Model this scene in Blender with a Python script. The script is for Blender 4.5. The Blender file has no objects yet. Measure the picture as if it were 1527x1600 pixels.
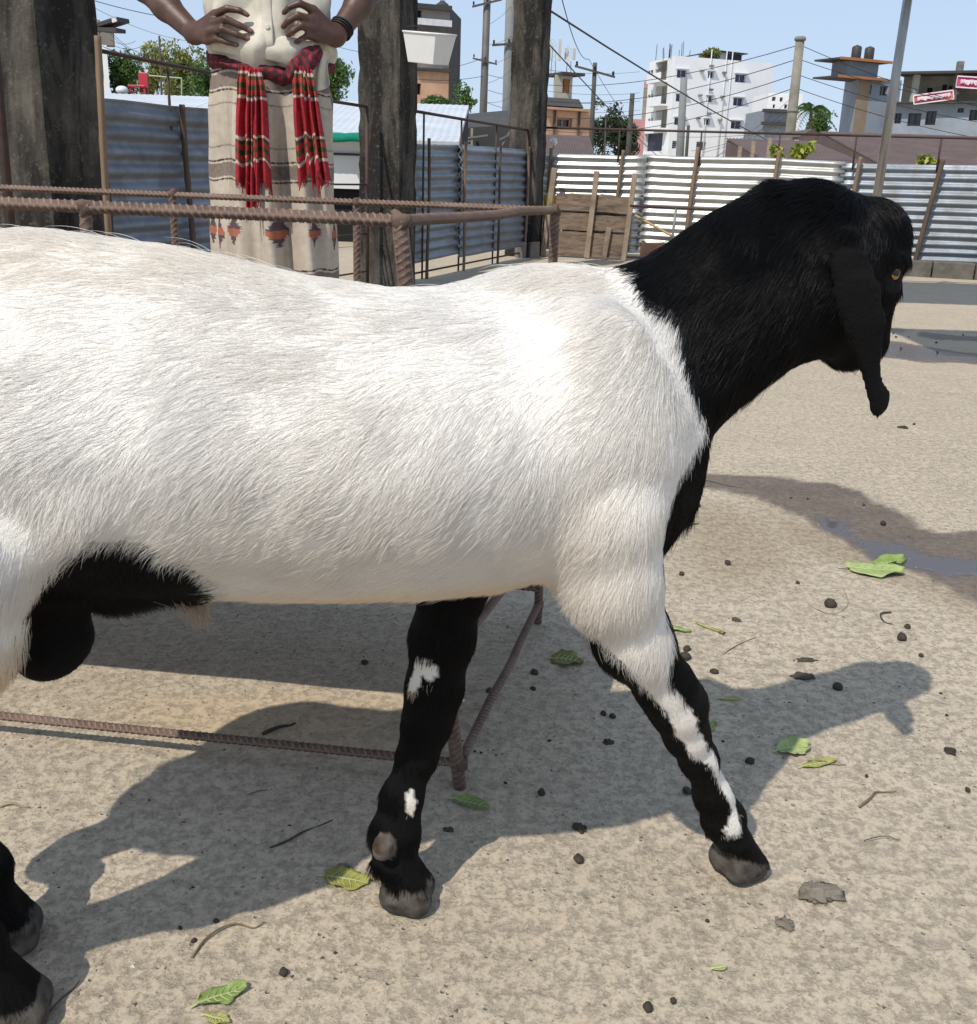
import bpy, bmesh, math, random
import numpy as np
from mathutils import Vector, Matrix, Euler
R = math.radians
random.seed(7); rng = np.random.default_rng(7)
sc = bpy.context.scene
COL = sc.collection

# ---------------------------------------------------------------- camera
F, CX, CY, CAMH = 1540.0, 763.5, 720.0, 0.75          # measured from the photograph (1527 x 1600)
PITCH, ROLL = R(16.73), R(1.9)
FWD = np.array([0, math.cos(PITCH), -math.sin(PITCH)])
DN0 = np.array([0, -math.sin(PITCH), -math.cos(PITCH)])
RT0 = np.array([1.0, 0, 0])
_c, _s = math.cos(ROLL), math.sin(ROLL)
CAMP = np.array([0, 0, CAMH])
cam_data = bpy.data.cameras.new('camera'); cam = bpy.data.objects.new('camera', cam_data); COL.objects.link(cam)
_r = _c*RT0 - _s*DN0; _u = -(_s*RT0 + _c*DN0); _b = -FWD
cam.matrix_world = Matrix(((_r[0], _u[0], _b[0], 0), (_r[1], _u[1], _b[1], 0), (_r[2], _u[2], _b[2], CAMH), (0, 0, 0, 1)))
cam_data.sensor_fit = 'VERTICAL'; cam_data.sensor_height = 24; cam_data.lens = 24*F/1600
cam_data.shift_y = -(800-CY)/1600
cam_data.clip_start = 0.02; cam_data.clip_end = 3000
sc.camera = cam

# ---------------------------------------------------------------- light
SUN_EL = R(52.5)
SHD = np.array([0.585, 0.811])                         # direction shadows fall on the ground
sun_vec = Vector((-SHD[0]*math.cos(SUN_EL), -SHD[1]*math.cos(SUN_EL), math.sin(SUN_EL)))   # towards the sun
w = bpy.data.worlds.new('World'); sc.world = w; w.use_nodes = True
nt = w.node_tree
sky = nt.nodes.new('ShaderNodeTexSky'); sky.sky_type = 'NISHITA'; sky.sun_disc = False
sky.sun_elevation = SUN_EL; sky.sun_rotation = math.atan2(sun_vec.x, sun_vec.y)
sky.altitude = 10; sky.air_density = 1.0; sky.dust_density = .6; sky.ozone_density = 1.5
bg = nt.nodes['Background']; bg.inputs['Strength'].default_value = 0.145
hz = nt.nodes.new('ShaderNodeMix'); hz.data_type = 'RGBA'; hz.inputs[0].default_value = .85     # even haze over the clear-sky model
hz.inputs[7].default_value = (2.68, 3.34, 4.42, 1)
nt.links.new(sky.outputs[0], hz.inputs[6]); nt.links.new(hz.outputs[2], bg.inputs[0])
sun_d = bpy.data.lights.new('sun', 'SUN'); sun_d.energy = 3.05; sun_d.angle = R(0.6); sun_d.color = (1.0, 0.93, 0.83)
sun = bpy.data.objects.new('sun', sun_d); COL.objects.link(sun)
sun.rotation_euler = (-sun_vec).to_track_quat('-Z', 'Y').to_euler(); sun.location = (-3, -4, 8)
vs = sc.view_settings
sc.display_settings.display_device = 'sRGB'
vs.view_transform = 'Standard'; vs.look = 'None'; vs.gamma = 1; vs.exposure = 0.42; vs.use_curve_mapping = False
sc.cycles.use_denoising = True
sc.cycles.max_bounces = 8; sc.cycles.diffuse_bounces = 4; sc.cycles.transparent_max_bounces = 12

# ---------------------------------------------------------------- projection (pixel of the photograph -> place in the world)
def ray(x, y):
    u, v = (x-CX)/F, (y-CY)/F
    return FWD + (u*_c+v*_s)*RT0 + (-u*_s+v*_c)*DN0
def at(x, y, Y):
    d = ray(x, y); return CAMP + d*(Y/d[1])
def ground_at(x, y, z=0.0):
    d = ray(x, y); return CAMP + d*((z-CAMH)/d[2])

# ---------------------------------------------------------------- mesh helpers
def tag(o, label=None, cat=None, group=None, kind=None):
    if label: o['label'] = label
    if cat: o['category'] = cat
    if group: o['group'] = group
    if kind: o['kind'] = kind
    return o
def empty(name, loc=(0, 0, 0), rz=0, label=None, cat=None, group=None):
    o = bpy.data.objects.new(name, None); COL.objects.link(o); o.empty_display_size = .1
    o.location = Vector([float(a) for a in loc]); o.rotation_euler = (0, 0, rz)
    return tag(o, label, cat, group)
def link_mesh(name, me, m=None, parent=None):
    o = bpy.data.objects.new(name, me); COL.objects.link(o)
    if m is not None and not me.materials: me.materials.append(m)
    if parent is not None: o.parent = parent
    return o
def np_mesh(name, v, f, smooth=True):
    """v (n,3), f list/array of quads and/or triangles (-1 padded quads allowed as lists)"""
    me = bpy.data.meshes.new(name)
    me.from_pydata([tuple(map(float, p)) for p in v], [], [tuple(int(i) for i in q) for q in f])
    me.update()
    if smooth: me.shade_smooth()
    return me
def copy_tree(o, parent=None):
    c = o.copy(); COL.objects.link(c); c.parent = parent
    for ch in list(o.children): copy_tree(ch, c)
    return c
class MB:
    def __init__(s): s.v = []; s.f = []
    def add(s, v, f):
        n = len(s.v); s.v += [tuple(map(float, p)) for p in v]; s.f += [tuple(i+n for i in q) for q in f]; return s
    def box(s, c, d, rot=None, jit=0):
        c = np.array(c, float); d = np.array(d, float)/2
        p = np.array([[x, y, z] for x in (-1, 1) for y in (-1, 1) for z in (-1, 1)])*d
        if jit: p = p+rng.normal(0, jit, p.shape)
        if rot is not None: p = p @ np.array(rot).T
        return s.add(p+c, [(0, 1, 3, 2), (4, 6, 7, 5), (0, 4, 5, 1), (2, 3, 7, 6), (0, 2, 6, 4), (1, 5, 7, 3)])
    def bar(s, a, b, w, h=None, up=(0, 0, 1)):
        """a squared bar from a to b"""
        a = np.array(a, float); b = np.array(b, float); h = h or w
        t = (b-a); L = np.linalg.norm(t); t /= L
        up = np.array(up, float)
        if abs(t@up) > .98: up = np.array([0, 1.0, 0])
        sd = np.cross(t, up); sd /= np.linalg.norm(sd); n = np.cross(sd, t)
        return s.box((a+b)/2, (L, w, h), np.stack([t, sd, n], 1))
    def tube(s, pts, r, n=8, cap=True, prof=None):
        v, f = tube_arrays(pts, r, n, cap, prof); return s.add(v, f)
    def lathe(s, prof, n=16, c=(0, 0, 0)):
        v = []; f = []
        for r_, z in prof:
            for k in range(n):
                a = 2*math.pi*k/n; v.append((c[0]+r_*math.cos(a), c[1]+r_*math.sin(a), c[2]+z))
        for i in range(len(prof)-1):
            for k in range(n):
                f.append((i*n+k, i*n+(k+1) % n, (i+1)*n+(k+1) % n, (i+1)*n+k))
        f.append(tuple(range(n))[::-1]); f.append(tuple((len(prof)-1)*n+k for k in range(n)))
        return s.add(v, f)
    def build(s, name, m=None, parent=None, smooth=False, bevel=0):
        me = bpy.data.meshes.new(name); me.from_pydata(s.v, [], s.f); me.update()
        if smooth: me.shade_smooth()
        o = link_mesh(name, me, m, parent)
        if bevel:
            b = o.modifiers.new('bevel', 'BEVEL'); b.width = bevel; b.segments = 2; b.limit_method = 'ANGLE'
        return o
def frames(pts):
    pts = np.array(pts, float); t = np.gradient(pts, axis=0); t /= np.linalg.norm(t, axis=1)[:, None]+1e-12
    up = np.array([0, 0, 1.0]) if abs(t[0][2]) < .9 else np.array([0, 1.0, 0])
    n = np.zeros_like(t); b = np.zeros_like(t); x = np.cross(t[0], up); x /= np.linalg.norm(x)
    for i in range(len(t)):
        x = x-t[i]*(x@t[i]); x /= np.linalg.norm(x); n[i] = x; b[i] = np.cross(t[i], x)
    return pts, t, n, b
def tube_arrays(pts, r, n=8, cap=True, prof=None):
    pts, t, nn, bb = frames(pts); m = len(pts); r = np.broadcast_to(np.array(r, float), (m,))
    a = np.arange(n)*2*np.pi/n
    rr = r[:, None]*np.ones(n)[None]
    if prof is not None: rr = rr*prof(np.linspace(0, 1, m)[:, None], a[None])
    v = pts[:, None]+rr[..., None]*(np.cos(a)[None, :, None]*nn[:, None]+np.sin(a)[None, :, None]*bb[:, None])
    f = [(i*n+k, i*n+(k+1) % n, (i+1)*n+(k+1) % n, (i+1)*n+k) for i in range(m-1) for k in range(n)]
    if cap: f += [tuple(range(n))[::-1], tuple((m-1)*n+k for k in range(n))]
    return v.reshape(-1, 3), f
def smooth_line(pts, n):
    """Catmull-Rom through pts"""
    p = np.array(pts, float); p = np.vstack([2*p[0]-p[1], p, 2*p[-1]-p[-2]])
    out = []
    k = len(p)-3
    for u in np.linspace(0, k-1e-9, n):
        i = int(u); q = u-i; a, b, c, d = p[i:i+4]
        out.append(.5*((2*b)+(-a+c)*q+(2*a-5*b+4*c-d)*q*q+(-a+3*b-3*c+d)*q**3))
    return np.array(out)
def vnoise(p, seed=0):
    """cheap smooth 3-D value noise in [-1,1] for arrays (n,3)"""
    p = np.asarray(p, float); i = np.floor(p).astype(np.int64); f = p-i; f = f*f*(3-2*f); out = 0
    def h(a, b, c):
        x = (a*374761393+b*668265263+c*2147483647+seed*1274126177) & 0xffffffff
        x = ((x ^ (x >> 13))*1274126177) & 0xffffffff; x = x ^ (x >> 16)
        return (x & 0xffff)/32767.5-1
    for dx in (0, 1):
        for dy in (0, 1):
            for dz in (0, 1):
                wgt = (f[:, 0] if dx else 1-f[:, 0])*(f[:, 1] if dy else 1-f[:, 1])*(f[:, 2] if dz else 1-f[:, 2])
                out = out+wgt*h(i[:, 0]+dx, i[:, 1]+dy, i[:, 2]+dz)
    return out
def poly_sd(p, poly):
    """signed distance of 2-D points to polygon, negative inside"""
    p = np.asarray(p, float); poly = np.asarray(poly, float); d = np.full(len(p), 1e9); ins = np.zeros(len(p), bool)
    for i in range(len(poly)):
        a = poly[i]; b = poly[(i+1) % len(poly)]; e = b-a; w_ = p-a
        t = np.clip((w_@e)/(e@e+1e-15), 0, 1); d = np.minimum(d, np.linalg.norm(w_-t[:, None]*e, axis=1))
        c = ((a[1] > p[:, 1]) != (b[1] > p[:, 1]))
        xi = (b[0]-a[0])*(p[:, 1]-a[1])/(b[1]-a[1]+1e-15)+a[0]
        ins ^= c & (p[:, 0] < xi)
    return np.where(ins, -d, d)
# ---------------------------------------------------------------- signed-distance modelling for bodies
import openvdb
class Body:
    """smooth union of rounded primitives on a voxel grid, polygonised into one continuous surface"""
    def __init__(s, lo, hi, h):
        s.lo = np.array(lo, float); s.h = h; s.n = np.ceil((np.array(hi)-s.lo)/h).astype(int)+1
        s.a = np.full(tuple(s.n), .2, np.float32)
        s.ax = [s.lo[i]+h*np.arange(s.n[i]) for i in range(3)]
    def region(s, lo, hi, pad):
        i0 = np.clip(((np.array(lo)-pad-s.lo)/s.h).astype(int), 0, s.n-1); i1 = np.clip(np.ceil((np.array(hi)+pad-s.lo)/s.h).astype(int)+1, 1, s.n)
        sl = tuple(slice(a, b) for a, b in zip(i0, i1))
        return sl, np.meshgrid(*[s.ax[i][sl[i]] for i in range(3)], indexing='ij')
    def blend(s, sl, d, k, sub=False):
        a = s.a[sl]; d = d.astype(np.float32)
        if sub:
            h = np.clip(.5-.5*(a+d)/k, 0, 1); s.a[sl] = a*(1-h)+(-d)*h+k*h*(1-h)
        else:
            h = np.clip(.5+.5*(a-d)/k, 0, 1); s.a[sl] = a*(1-h)+d*h-k*h*(1-h)
    def cone(s, a, b, ra, rb, k=.02, flat=None, sub=False):
        """capsule with two radii; flat = (axis, factor): thinner along axis"""
        a = np.array(a, float); b = np.array(b, float); m = max(ra, rb)
        sl, (X, Y, Z) = s.region(np.minimum(a, b)-m, np.maximum(a, b)+m, k*1.2+.01)
        e = b-a; L2 = e@e+1e-12
        px, py, pz = X-a[0], Y-a[1], Z-a[2]
        t = np.clip((px*e[0]+py*e[1]+pz*e[2])/L2, 0, 1)
        px = px-t*e[0]; py = py-t*e[1]; pz = pz-t*e[2]
        q = px*px+py*py+pz*pz; r = ra+(rb-ra)*t
        if flat is not None:
            ax = np.array(flat[0], float); ax /= np.linalg.norm(ax); c = px*ax[0]+py*ax[1]+pz*ax[2]
            q = q+c*c*(1/flat[1]**2-1)
            d = (np.sqrt(q)-r)*(flat[1]*.5+.5 if flat[1] < .5 else .8)
        else: d = np.sqrt(q)-r
        s.blend(sl, d, k, sub)
    def chain(s, pts, rs, k=.02, flat=None):
        for i in range(len(pts)-1): s.cone(pts[i], pts[i+1], rs[i], rs[i+1], k, flat)
    def ball(s, c, r, k=.02, rot=None, sub=False):
        """ellipsoid with radii r (3), optional rotation matrix columns = axes"""
        c = np.array(c, float); r = np.array(r, float)*np.ones(3)
        sl, (X, Y, Z) = s.region(c-r.max(), c+r.max(), k*1.2+.01)
        p = np.stack([X-c[0], Y-c[1], Z-c[2]], -1)
        if rot is not None: p = p@np.array(rot)
        k0 = np.linalg.norm(p/r, axis=-1); k1 = np.linalg.norm(p/(r*r), axis=-1)+1e-9
        s.blend(sl, k0*(k0-1)/k1, k, sub)
    def mesh(s):
        g = openvdb.FloatGrid(background=.2); g.copyFromArray(s.a)
        p, tr, q = g.convertToPolygons(isovalue=0.0, adaptivity=0.0)
        return np.array(p, float)*s.h+s.lo, np.array(tr), np.array(q)
def body_mesh(name, P, T, Q, relax=3):
    for _ in range(relax):
        acc = np.zeros_like(P); cnt = np.zeros(len(P))
        for fa in (T, Q):
            if len(fa):
                for i in range(fa.shape[1]):
                    a, b = fa[:, i], fa[:, (i+1) % fa.shape[1]]
                    np.add.at(acc, a, P[b]); np.add.at(cnt, a, 1); np.add.at(acc, b, P[a]); np.add.at(cnt, b, 1)
        P = .5*P+.5*acc/np.maximum(cnt, 1)[:, None]
    fl = [tuple(x) for x in T]+[tuple(x) for x in Q]
    me = bpy.data.meshes.new(name); me.from_pydata(P.tolist(), [], fl); me.update()
    bm = bmesh.new(); bm.from_mesh(me); bmesh.ops.recalc_face_normals(bm, faces=bm.faces); 
    bm.to_mesh(me); bm.free(); me.shade_smooth(); me.update()
    return me
def vert_arrays(me):
    n = len(me.vertices); v = np.zeros(n*3, np.float32); nn = np.zeros(n*3, np.float32)
    me.vertices.foreach_get('co', v); me.vertex_normals.foreach_get('vector', nn)
    return v.reshape(-1, 3).astype(float), nn.reshape(-1, 3).astype(float)
def put_color(me, name, col):
    a = me.color_attributes.new(name, 'FLOAT_COLOR', 'POINT')
    c = np.ones((len(me.vertices), 4), np.float32); c[:, :col.shape[1]] = col; a.data.foreach_set('color', c.ravel())
def put_float(me, name, val):
    a = me.attributes.new(name, 'FLOAT', 'POINT'); a.data.foreach_set('value', np.asarray(val, np.float32))
# ---------------------------------------------------------------- material helpers
def new_mat(name):
    m = bpy.data.materials.new(name); m.use_nodes = True; n = m.node_tree; n.nodes.clear()
    o = n.nodes.new('ShaderNodeOutputMaterial'); p = n.nodes.new('ShaderNodeBsdfPrincipled'); n.links.new(p.outputs[0], o.inputs[0])
    return m, n, p
def nd(n, t, **kw):
    x = n.nodes.new('ShaderNode'+t)
    for k, v in kw.items():
        if k in x.inputs.keys(): x.inputs[k].default_value = v
        else: setattr(x, k, v)
    return x
def lk(n, a, b): n.links.new(a, b)
def coords(n, kind='Object', scale=None, rnd=True):
    tc = nd(n, 'TexCoord'); out = tc.outputs[kind]
    if rnd:
        oi = nd(n, 'ObjectInfo'); mu = nd(n, 'VectorMath', operation='MULTIPLY_ADD'); cb = nd(n, 'CombineXYZ')
        sc_ = nd(n, 'Math', operation='MULTIPLY'); sc_.inputs[1].default_value = 37.0
        lk(n, oi.outputs['Random'], sc_.inputs[0]); lk(n, sc_.outputs[0], cb.inputs[0]); lk(n, sc_.outputs[0], cb.inputs[1]); lk(n, sc_.outputs[0], cb.inputs[2])
        mu.inputs[1].default_value = (1, 1, 1); lk(n, out, mu.inputs[0]); lk(n, cb.outputs[0], mu.inputs[2]); out = mu.outputs[0]
    if scale is not None:
        mp = nd(n, 'Mapping'); mp.inputs['Scale'].default_value = scale; lk(n, out, mp.inputs['Vector']); out = mp.outputs[0]
    return out
def noise(n, vec, scale, detail=4, rough=.6, dist=0):
    x = nd(n, 'TexNoise'); x.inputs['Scale'].default_value = scale; x.inputs['Detail'].default_value = detail; x.inputs['Roughness'].default_value = rough; x.inputs['Distortion'].default_value = dist
    lk(n, vec, x.inputs['Vector']); return x.outputs['Fac']
def ramp(n, fac, stops, interp='LINEAR'):
    x = nd(n, 'ValToRGB'); x.color_ramp.interpolation = interp; e = x.color_ramp.elements
    while len(e) < len(stops): e.new(.5)
    for el, (p, c) in zip(e, stops):
        el.position = p; el.color = (c, c, c, 1) if isinstance(c, (int, float)) else (*c[:3], 1)
    lk(n, fac, x.inputs[0]); return x.outputs[0]
def mix(n, fac, a, b, mode='MIX'):
    x = nd(n, 'Mix', data_type='RGBA', blend_type=mode)
    for sock, val in ((x.inputs[0], fac), (x.inputs[6], a), (x.inputs[7], b)):
        if isinstance(val, (int, float)): sock.default_value = val if sock.type == 'VALUE' else (val, val, val, 1)
        elif isinstance(val, (tuple, list)): sock.default_value = (*val[:3], 1)
        else: lk(n, val, sock)
    return x.outputs[2]
def bump(n, p, h, strength=.3, dist=.01, prev=None):
    b = nd(n, 'Bump'); b.inputs['Strength'].default_value = strength; b.inputs['Distance'].default_value = dist
    lk(n, h, b.inputs['Height'])
    if prev is not None: lk(n, prev, b.inputs['Normal'])
    lk(n, b.outputs[0], p.inputs['Normal']); return b.outputs[0]
_mc = {}
def surf(name, c1, c2=None, scale=8, rough=.7, metal=0, bmp=.15, dirt=None, dscale=2.5, damt=.5, stretch=None, spec=.4, bdist=.004, dlo=.45, dhi=.7):
    """procedural surface: two tones by noise, blotches of dirt, relief by bump"""
    if name in _mc: return _mc[name]
    m, n, p = new_mat(name); _mc[name] = m
    v = coords(n, scale=stretch)
    c2 = c2 or tuple(x*.75 for x in c1)
    f = noise(n, v, scale, 6, .65); col = mix(n, ramp(n, f, [(.3, 0), (.7, 1)]), c1, c2)
    if dirt:
        g = noise(n, v, dscale, 5, .7, .4); d = ramp(n, g, [(dlo, 0), (dhi, damt)]); col = mix(n, d, col, dirt)
        rr = nd(n, 'Math', operation='MULTIPLY_ADD'); rr.inputs[1].default_value = .35; rr.inputs[2].default_value = rough; lk(n, d, rr.inputs[0]); lk(n, rr.outputs[0], p.inputs['Roughness'])
    else: p.inputs['Roughness'].default_value = rough
    lk(n, col, p.inputs['Base Color']); p.inputs['Metallic'].default_value = metal; p.inputs['Specular IOR Level'].default_value = spec
    if bmp: bump(n, p, noise(n, v, scale*5, 5, .7), bmp, bdist)
    return m
# ================================================================ ground
def axis_coords(dense_lo, dense_hi, step, lo, hi, n):
    d = np.arange(dense_lo, dense_hi+1e-6, step)
    a = dense_lo-np.geomspace(step*1.5, dense_lo-lo, n)[::-1]; b = dense_hi+np.geomspace(step*1.5, hi-dense_hi, n)
    return np.concatenate([a, d, b])
gx = axis_coords(-1.0, 3.6, .02, -700, 700, 26); gy = axis_coords(.35, 6.4, .02, -60, 1500, 30)
GX, GY = np.meshgrid(gx, gy, indexing='ij'); gp = np.stack([GX.ravel(), GY.ravel()], 1)
nearw = np.exp(-np.maximum(0, np.hypot(gp[:, 0], gp[:, 1]-2)-4)/3)
gz = (vnoise(np.c_[gp*3.1, gp[:, :1]*0], 3)*.0025+vnoise(np.c_[gp*9, gp[:, :1]*0], 4)*.0012)*nearw
nx_, ny_ = len(gx), len(gy)
gi = np.arange(nx_*ny_).reshape(nx_, ny_)
gf = np.stack([gi[:-1, :-1], gi[1:, :-1], gi[1:, 1:], gi[:-1, 1:]], -1).reshape(-1, 4)
gme = bpy.data.meshes.new('ground'); gme.vertices.add(len(gp)); gme.vertices.foreach_set('co', np.c_[gp, gz].astype(np.float32).ravel())
gme.loops.add(len(gf)*4); gme.loops.foreach_set('vertex_index', gf.ravel().astype(np.int32))
gme.polygons.add(len(gf)); gme.polygons.foreach_set('loop_start', (np.arange(len(gf))*4).astype(np.int32)); gme.polygons.foreach_set('loop_total', np.full(len(gf), 4, np.int32))
gme.update(calc_edges=True); gme.shade_smooth()
def gpoly(px): return np.array([ground_at(a, b)[:2] for a, b in px])
wob = np.c_[vnoise(np.c_[gp*6, gp[:, :1]*0], 11), vnoise(np.c_[gp*6, gp[:, :1]*0], 12)]*.03*np.minimum(1, gp[:, 1:]/2.2)
wob2 = wob+np.c_[vnoise(np.c_[gp*22, gp[:, :1]*0], 13), vnoise(np.c_[gp*22, gp[:, :1]*0], 14)]*.012
def soft(sd, lo, hi): return np.clip((hi-sd)/(hi-lo), 0, 1)
wet_main = gpoly([(1040, 735), (1120, 742), (1200, 745), (1300, 752), (1345, 762), (1368, 783), (1415, 800), (1440, 825), (1480, 834), (1560, 828), (1640, 860), (1700, 990), (1560, 968), (1500, 925), (1430, 893), (1360, 868), (1300, 838), (1240, 805), (1180, 780), (1100, 765), (1040, 765)])
puddle_a = gpoly([(1255, 802), (1300, 806), (1330, 835), (1400, 842), (1450, 862), (1510, 872), (1600, 885), (1640, 915), (1520, 905), (1470, 897), (1420, 885), (1365, 870), (1345, 852), (1310, 838), (1280, 822)])
wet_back = gpoly([(1370, 532), (1420, 535), (1470, 545), (1530, 551), (1620, 556), (1620, 580), (1530, 571), (1440, 566), (1390, 560), (1360, 552)])
wet_back2 = gpoly([(1440, 519), (1480, 523), (1530, 527), (1600, 531), (1600, 540), (1530, 534), (1480, 530), (1442, 526)])
wet_back3 = gpoly([(1370, 511), (1400, 511), (1425, 515), (1405, 519), (1370, 518)])
damp_a = gpoly([(1030, 800), (1120, 790), (1190, 800), (1250, 840), (1275, 880), (1240, 915), (1150, 930), (1060, 925), (1030, 880)])
damp_b = gpoly([(1180, 785), (1330, 850), (1527, 935), (1560, 985), (1450, 925), (1340, 880), (1230, 860)])
tan_a = gpoly([(200, 1110), (620, 1090), (640, 1180), (420, 1190), (230, 1150)])
q = gp+wob2
wet = np.maximum.reduce([soft(poly_sd(q, p), -.006, .008) for p in (wet_main, wet_back, wet_back2)]+[soft(poly_sd(q, wet_back3), -.01, .02)*.5])
pud = np.maximum(soft(poly_sd(q, puddle_a), -.008, .006), soft(poly_sd(gp+wob, wet_back), -.09, -.05)*.8)
damp = np.maximum(soft(poly_sd(gp+wob*2, damp_a), -.08, .06)*.8, soft(poly_sd(gp+wob*2, damp_b), -.04, .05)*.9)
tan = soft(poly_sd(gp+wob*2, tan_a), -.05, .05)
for nm, val in (('wet', wet), ('puddle', pud), ('damp', damp), ('tan', tan)): put_float(gme, nm, val)
gm, n, p = new_mat('worn_concrete_ground')
v = coords(n, rnd=False)
def attr(n, name): a = nd(n, 'Attribute'); a.attribute_name = name; return a.outputs['Fac']
# broad tone, trowel streaks running across, aggregate speckle, pits
f_big = noise(n, v, .9, 5, .6); f_mid = noise(n, v, 7, 6, .65)
mp = nd(n, 'Mapping'); mp.inputs['Scale'].default_value = (5, 24, 20); mp.inputs['Rotation'].default_value = (0, 0, R(-8)); lk(n, v, mp.inputs['Vector'])
f_streak = noise(n, mp.outputs[0], 1.0, 5, .6, .3)
f_grain = noise(n, v, 150, 6, .8); f_fine = noise(n, v, 420, 3, .7); f_pit = noise(n, v, 62, 6, .8, .15)
col = mix(n, ramp(n, f_big, [(.3, 0), (.7, 1)]), (0.488, 0.412, 0.305), (0.422, 0.360, 0.273))
col = mix(n, ramp(n, f_mid, [(.35, 0), (.68, .65)]), col, (0.559, 0.476, 0.355))
col = mix(n, ramp(n, f_streak, [(.34, .26), (.52, 0)]), col, (0.369, 0.313, 0.239))
col = mix(n, ramp(n, f_grain, [(.36, .75), (.53, 0)]), col, (0.274, 0.226, 0.170))
col = mix(n, ramp(n, f_pit, [(.30, .6), (.43, 0)]), col, (0.202, 0.168, 0.127))
col = mix(n, ramp(n, f_pit, [(.58, 0), (.75, .45)]), col, (0.654, 0.568, 0.435))
col = mix(n, ramp(n, f_fine, [(.58, 0), (.72, .5)]), col, (0.738, 0.638, 0.488))
vor = nd(n, 'TexVoronoi'); vor.inputs['Scale'].default_value = 85; vor.inputs['Randomness'].default_value = 1; lk(n, v, vor.inputs['Vector'])
spk = mix(n, ramp(n, vor.outputs['Distance'], [(.10, 1), (.22, 0)]), 0.0, ramp(n, noise(n, v, 30, 2), [(.55, 0), (.62, 1)]), 'MIX')
col = mix(n, ramp(n, spk, [(0, 0), (1, .65)]), col, (0.190, 0.162, 0.127))
vor2 = nd(n, 'TexVoronoi'); vor2.inputs['Scale'].default_value = 46; lk(n, v, vor2.inputs['Vector'])
sp2 = mix(n, ramp(n, vor2.outputs['Distance'], [(.12, 1), (.2, 0)]), 0.0, ramp(n, vor2.outputs['Color'], [(.66, 0), (.72, 1)]))
col = mix(n, ramp(n, sp2, [(0, 0), (1, .55)]), col, (0.357, 0.313, 0.254))
col = mix(n, ramp(n, attr(n, 'tan'), [(0, 0), (1, .5)]), col, (0.524, 0.383, 0.233))
col = mix(n, attr(n, 'damp'), col, mix(n, .62, col, (0.238, 0.174, 0.106)))
wetc = mix(n, ramp(n, f_mid, [(.3, 0), (.7, 1)]), (0.125, 0.095, 0.070), (0.190, 0.145, 0.106))
col = mix(n, attr(n, 'wet'), col, mix(n, 1.0, col, wetc))
col = mix(n, attr(n, 'puddle'), col, (.075, .062, .055))
lk(n, col, p.inputs['Base Color'])
rg = mix(n, attr(n, 'wet'), (.9, .9, .9), (.5, .5, .5)); rg = mix(n, attr(n, 'puddle'), rg, (.07, .07, .07))
lk(n, rg, p.inputs['Roughness']); p.inputs['Specular IOR Level'].default_value = .35
hh = mix(n, .45, f_grain, f_mid); hh = mix(n, .2, hh, ramp(n, f_streak, [(.3, 0), (.7, 1)])); hh = mix(n, .4, hh, ramp(n, f_pit, [(.28, 0), (.5, 1)]))
hh = mix(n, spk, hh, (0, 0, 0))
flat = mix(n, attr(n, 'puddle'), hh, (.5, .5, .5))
bump(n, p, flat, .8, .008)
gme.materials.append(gm)
ground = bpy.data.objects.new('ground', gme); COL.objects.link(ground); tag(ground, 'worn pale concrete yard with damp stains and a shallow puddle', 'ground', kind='structure')
# ================================================================ goat (local axes: x forward, -y the side seen, z up)
GO = np.array([-.15, .82, 0.0]); GTH = R(15)
B = Body((-.60, -.20, -.03), (.64, .20, .80), .0042)
st = np.array([  # s, top, bottom, half width
 (-.52, .585, .50, .03), (-.49, .635, .45, .065), (-.45, .660, .42, .09), (-.38, .681, .40, .112), (-.27, .688, .398, .122), (-.20, .692, .400, .124), (-.10, .678, .388, .134),
 (0, .656, .377, .139), (.08, .646, .373, .138), (.15, .650, .372, .128), (.22, .659, .378, .112), (.28, .652, .388, .096), (.32, .620, .402, .08), (.348, .575, .43, .05)])
sl, (X, Y, Z) = B.region((-.53, -.15, .36), (.37, .15, .71), .03)
s1 = X[:, 0, 0]; tp, bt, hw = (np.interp(s1, st[:, 0], st[:, i]) for i in (1, 2, 3))
ker = np.ones(9)/9
tp, bt, hw = (np.convolve(np.pad(a, 4, 'edge'), ker, 'valid') for a in (tp, bt, hw))
cz = (tp+bt)/2; hz = (tp-bt)/2; vv = (Z-cz[:, None, None])/hz[:, None, None]
ww = hw[:, None, None]*(1-.30*np.clip(vv, 0, 1)**1.5-.10*np.clip(-vv, 0, 1)**2)
d = (np.sqrt((Y/ww)**2+vv**2)-1)*np.minimum(hw, hz)[:, None, None]
ends = np.maximum(X-.348, -.52-X); B.blend(sl, np.maximum(d, ends), .02)
# withers, shoulder blades, hip points, neck
B.ball((.21, 0, .626), (.08, .035, .036), .03)
for y in (-1, 1):
    B.ball((.235, y*.068, .515), (.062, .048, .125), .035)
    B.ball((-.33, y*.06, .60), (.09, .06, .075), .04)
B.ball((.270, 0, .462), (.062, .066, .085), .04)
neck = [(.27, 0, .565), (.326, 0, .580), (.398, 0, .635), (.452, 0, .657)]
B.chain(neck, [.078, .071, .068, .072], .03, ((0, 1, 0), .68))
B.cone((.30, 0, .642), (.42, 0, .722), .022, .020, .03)                         # crest of the neck
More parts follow.
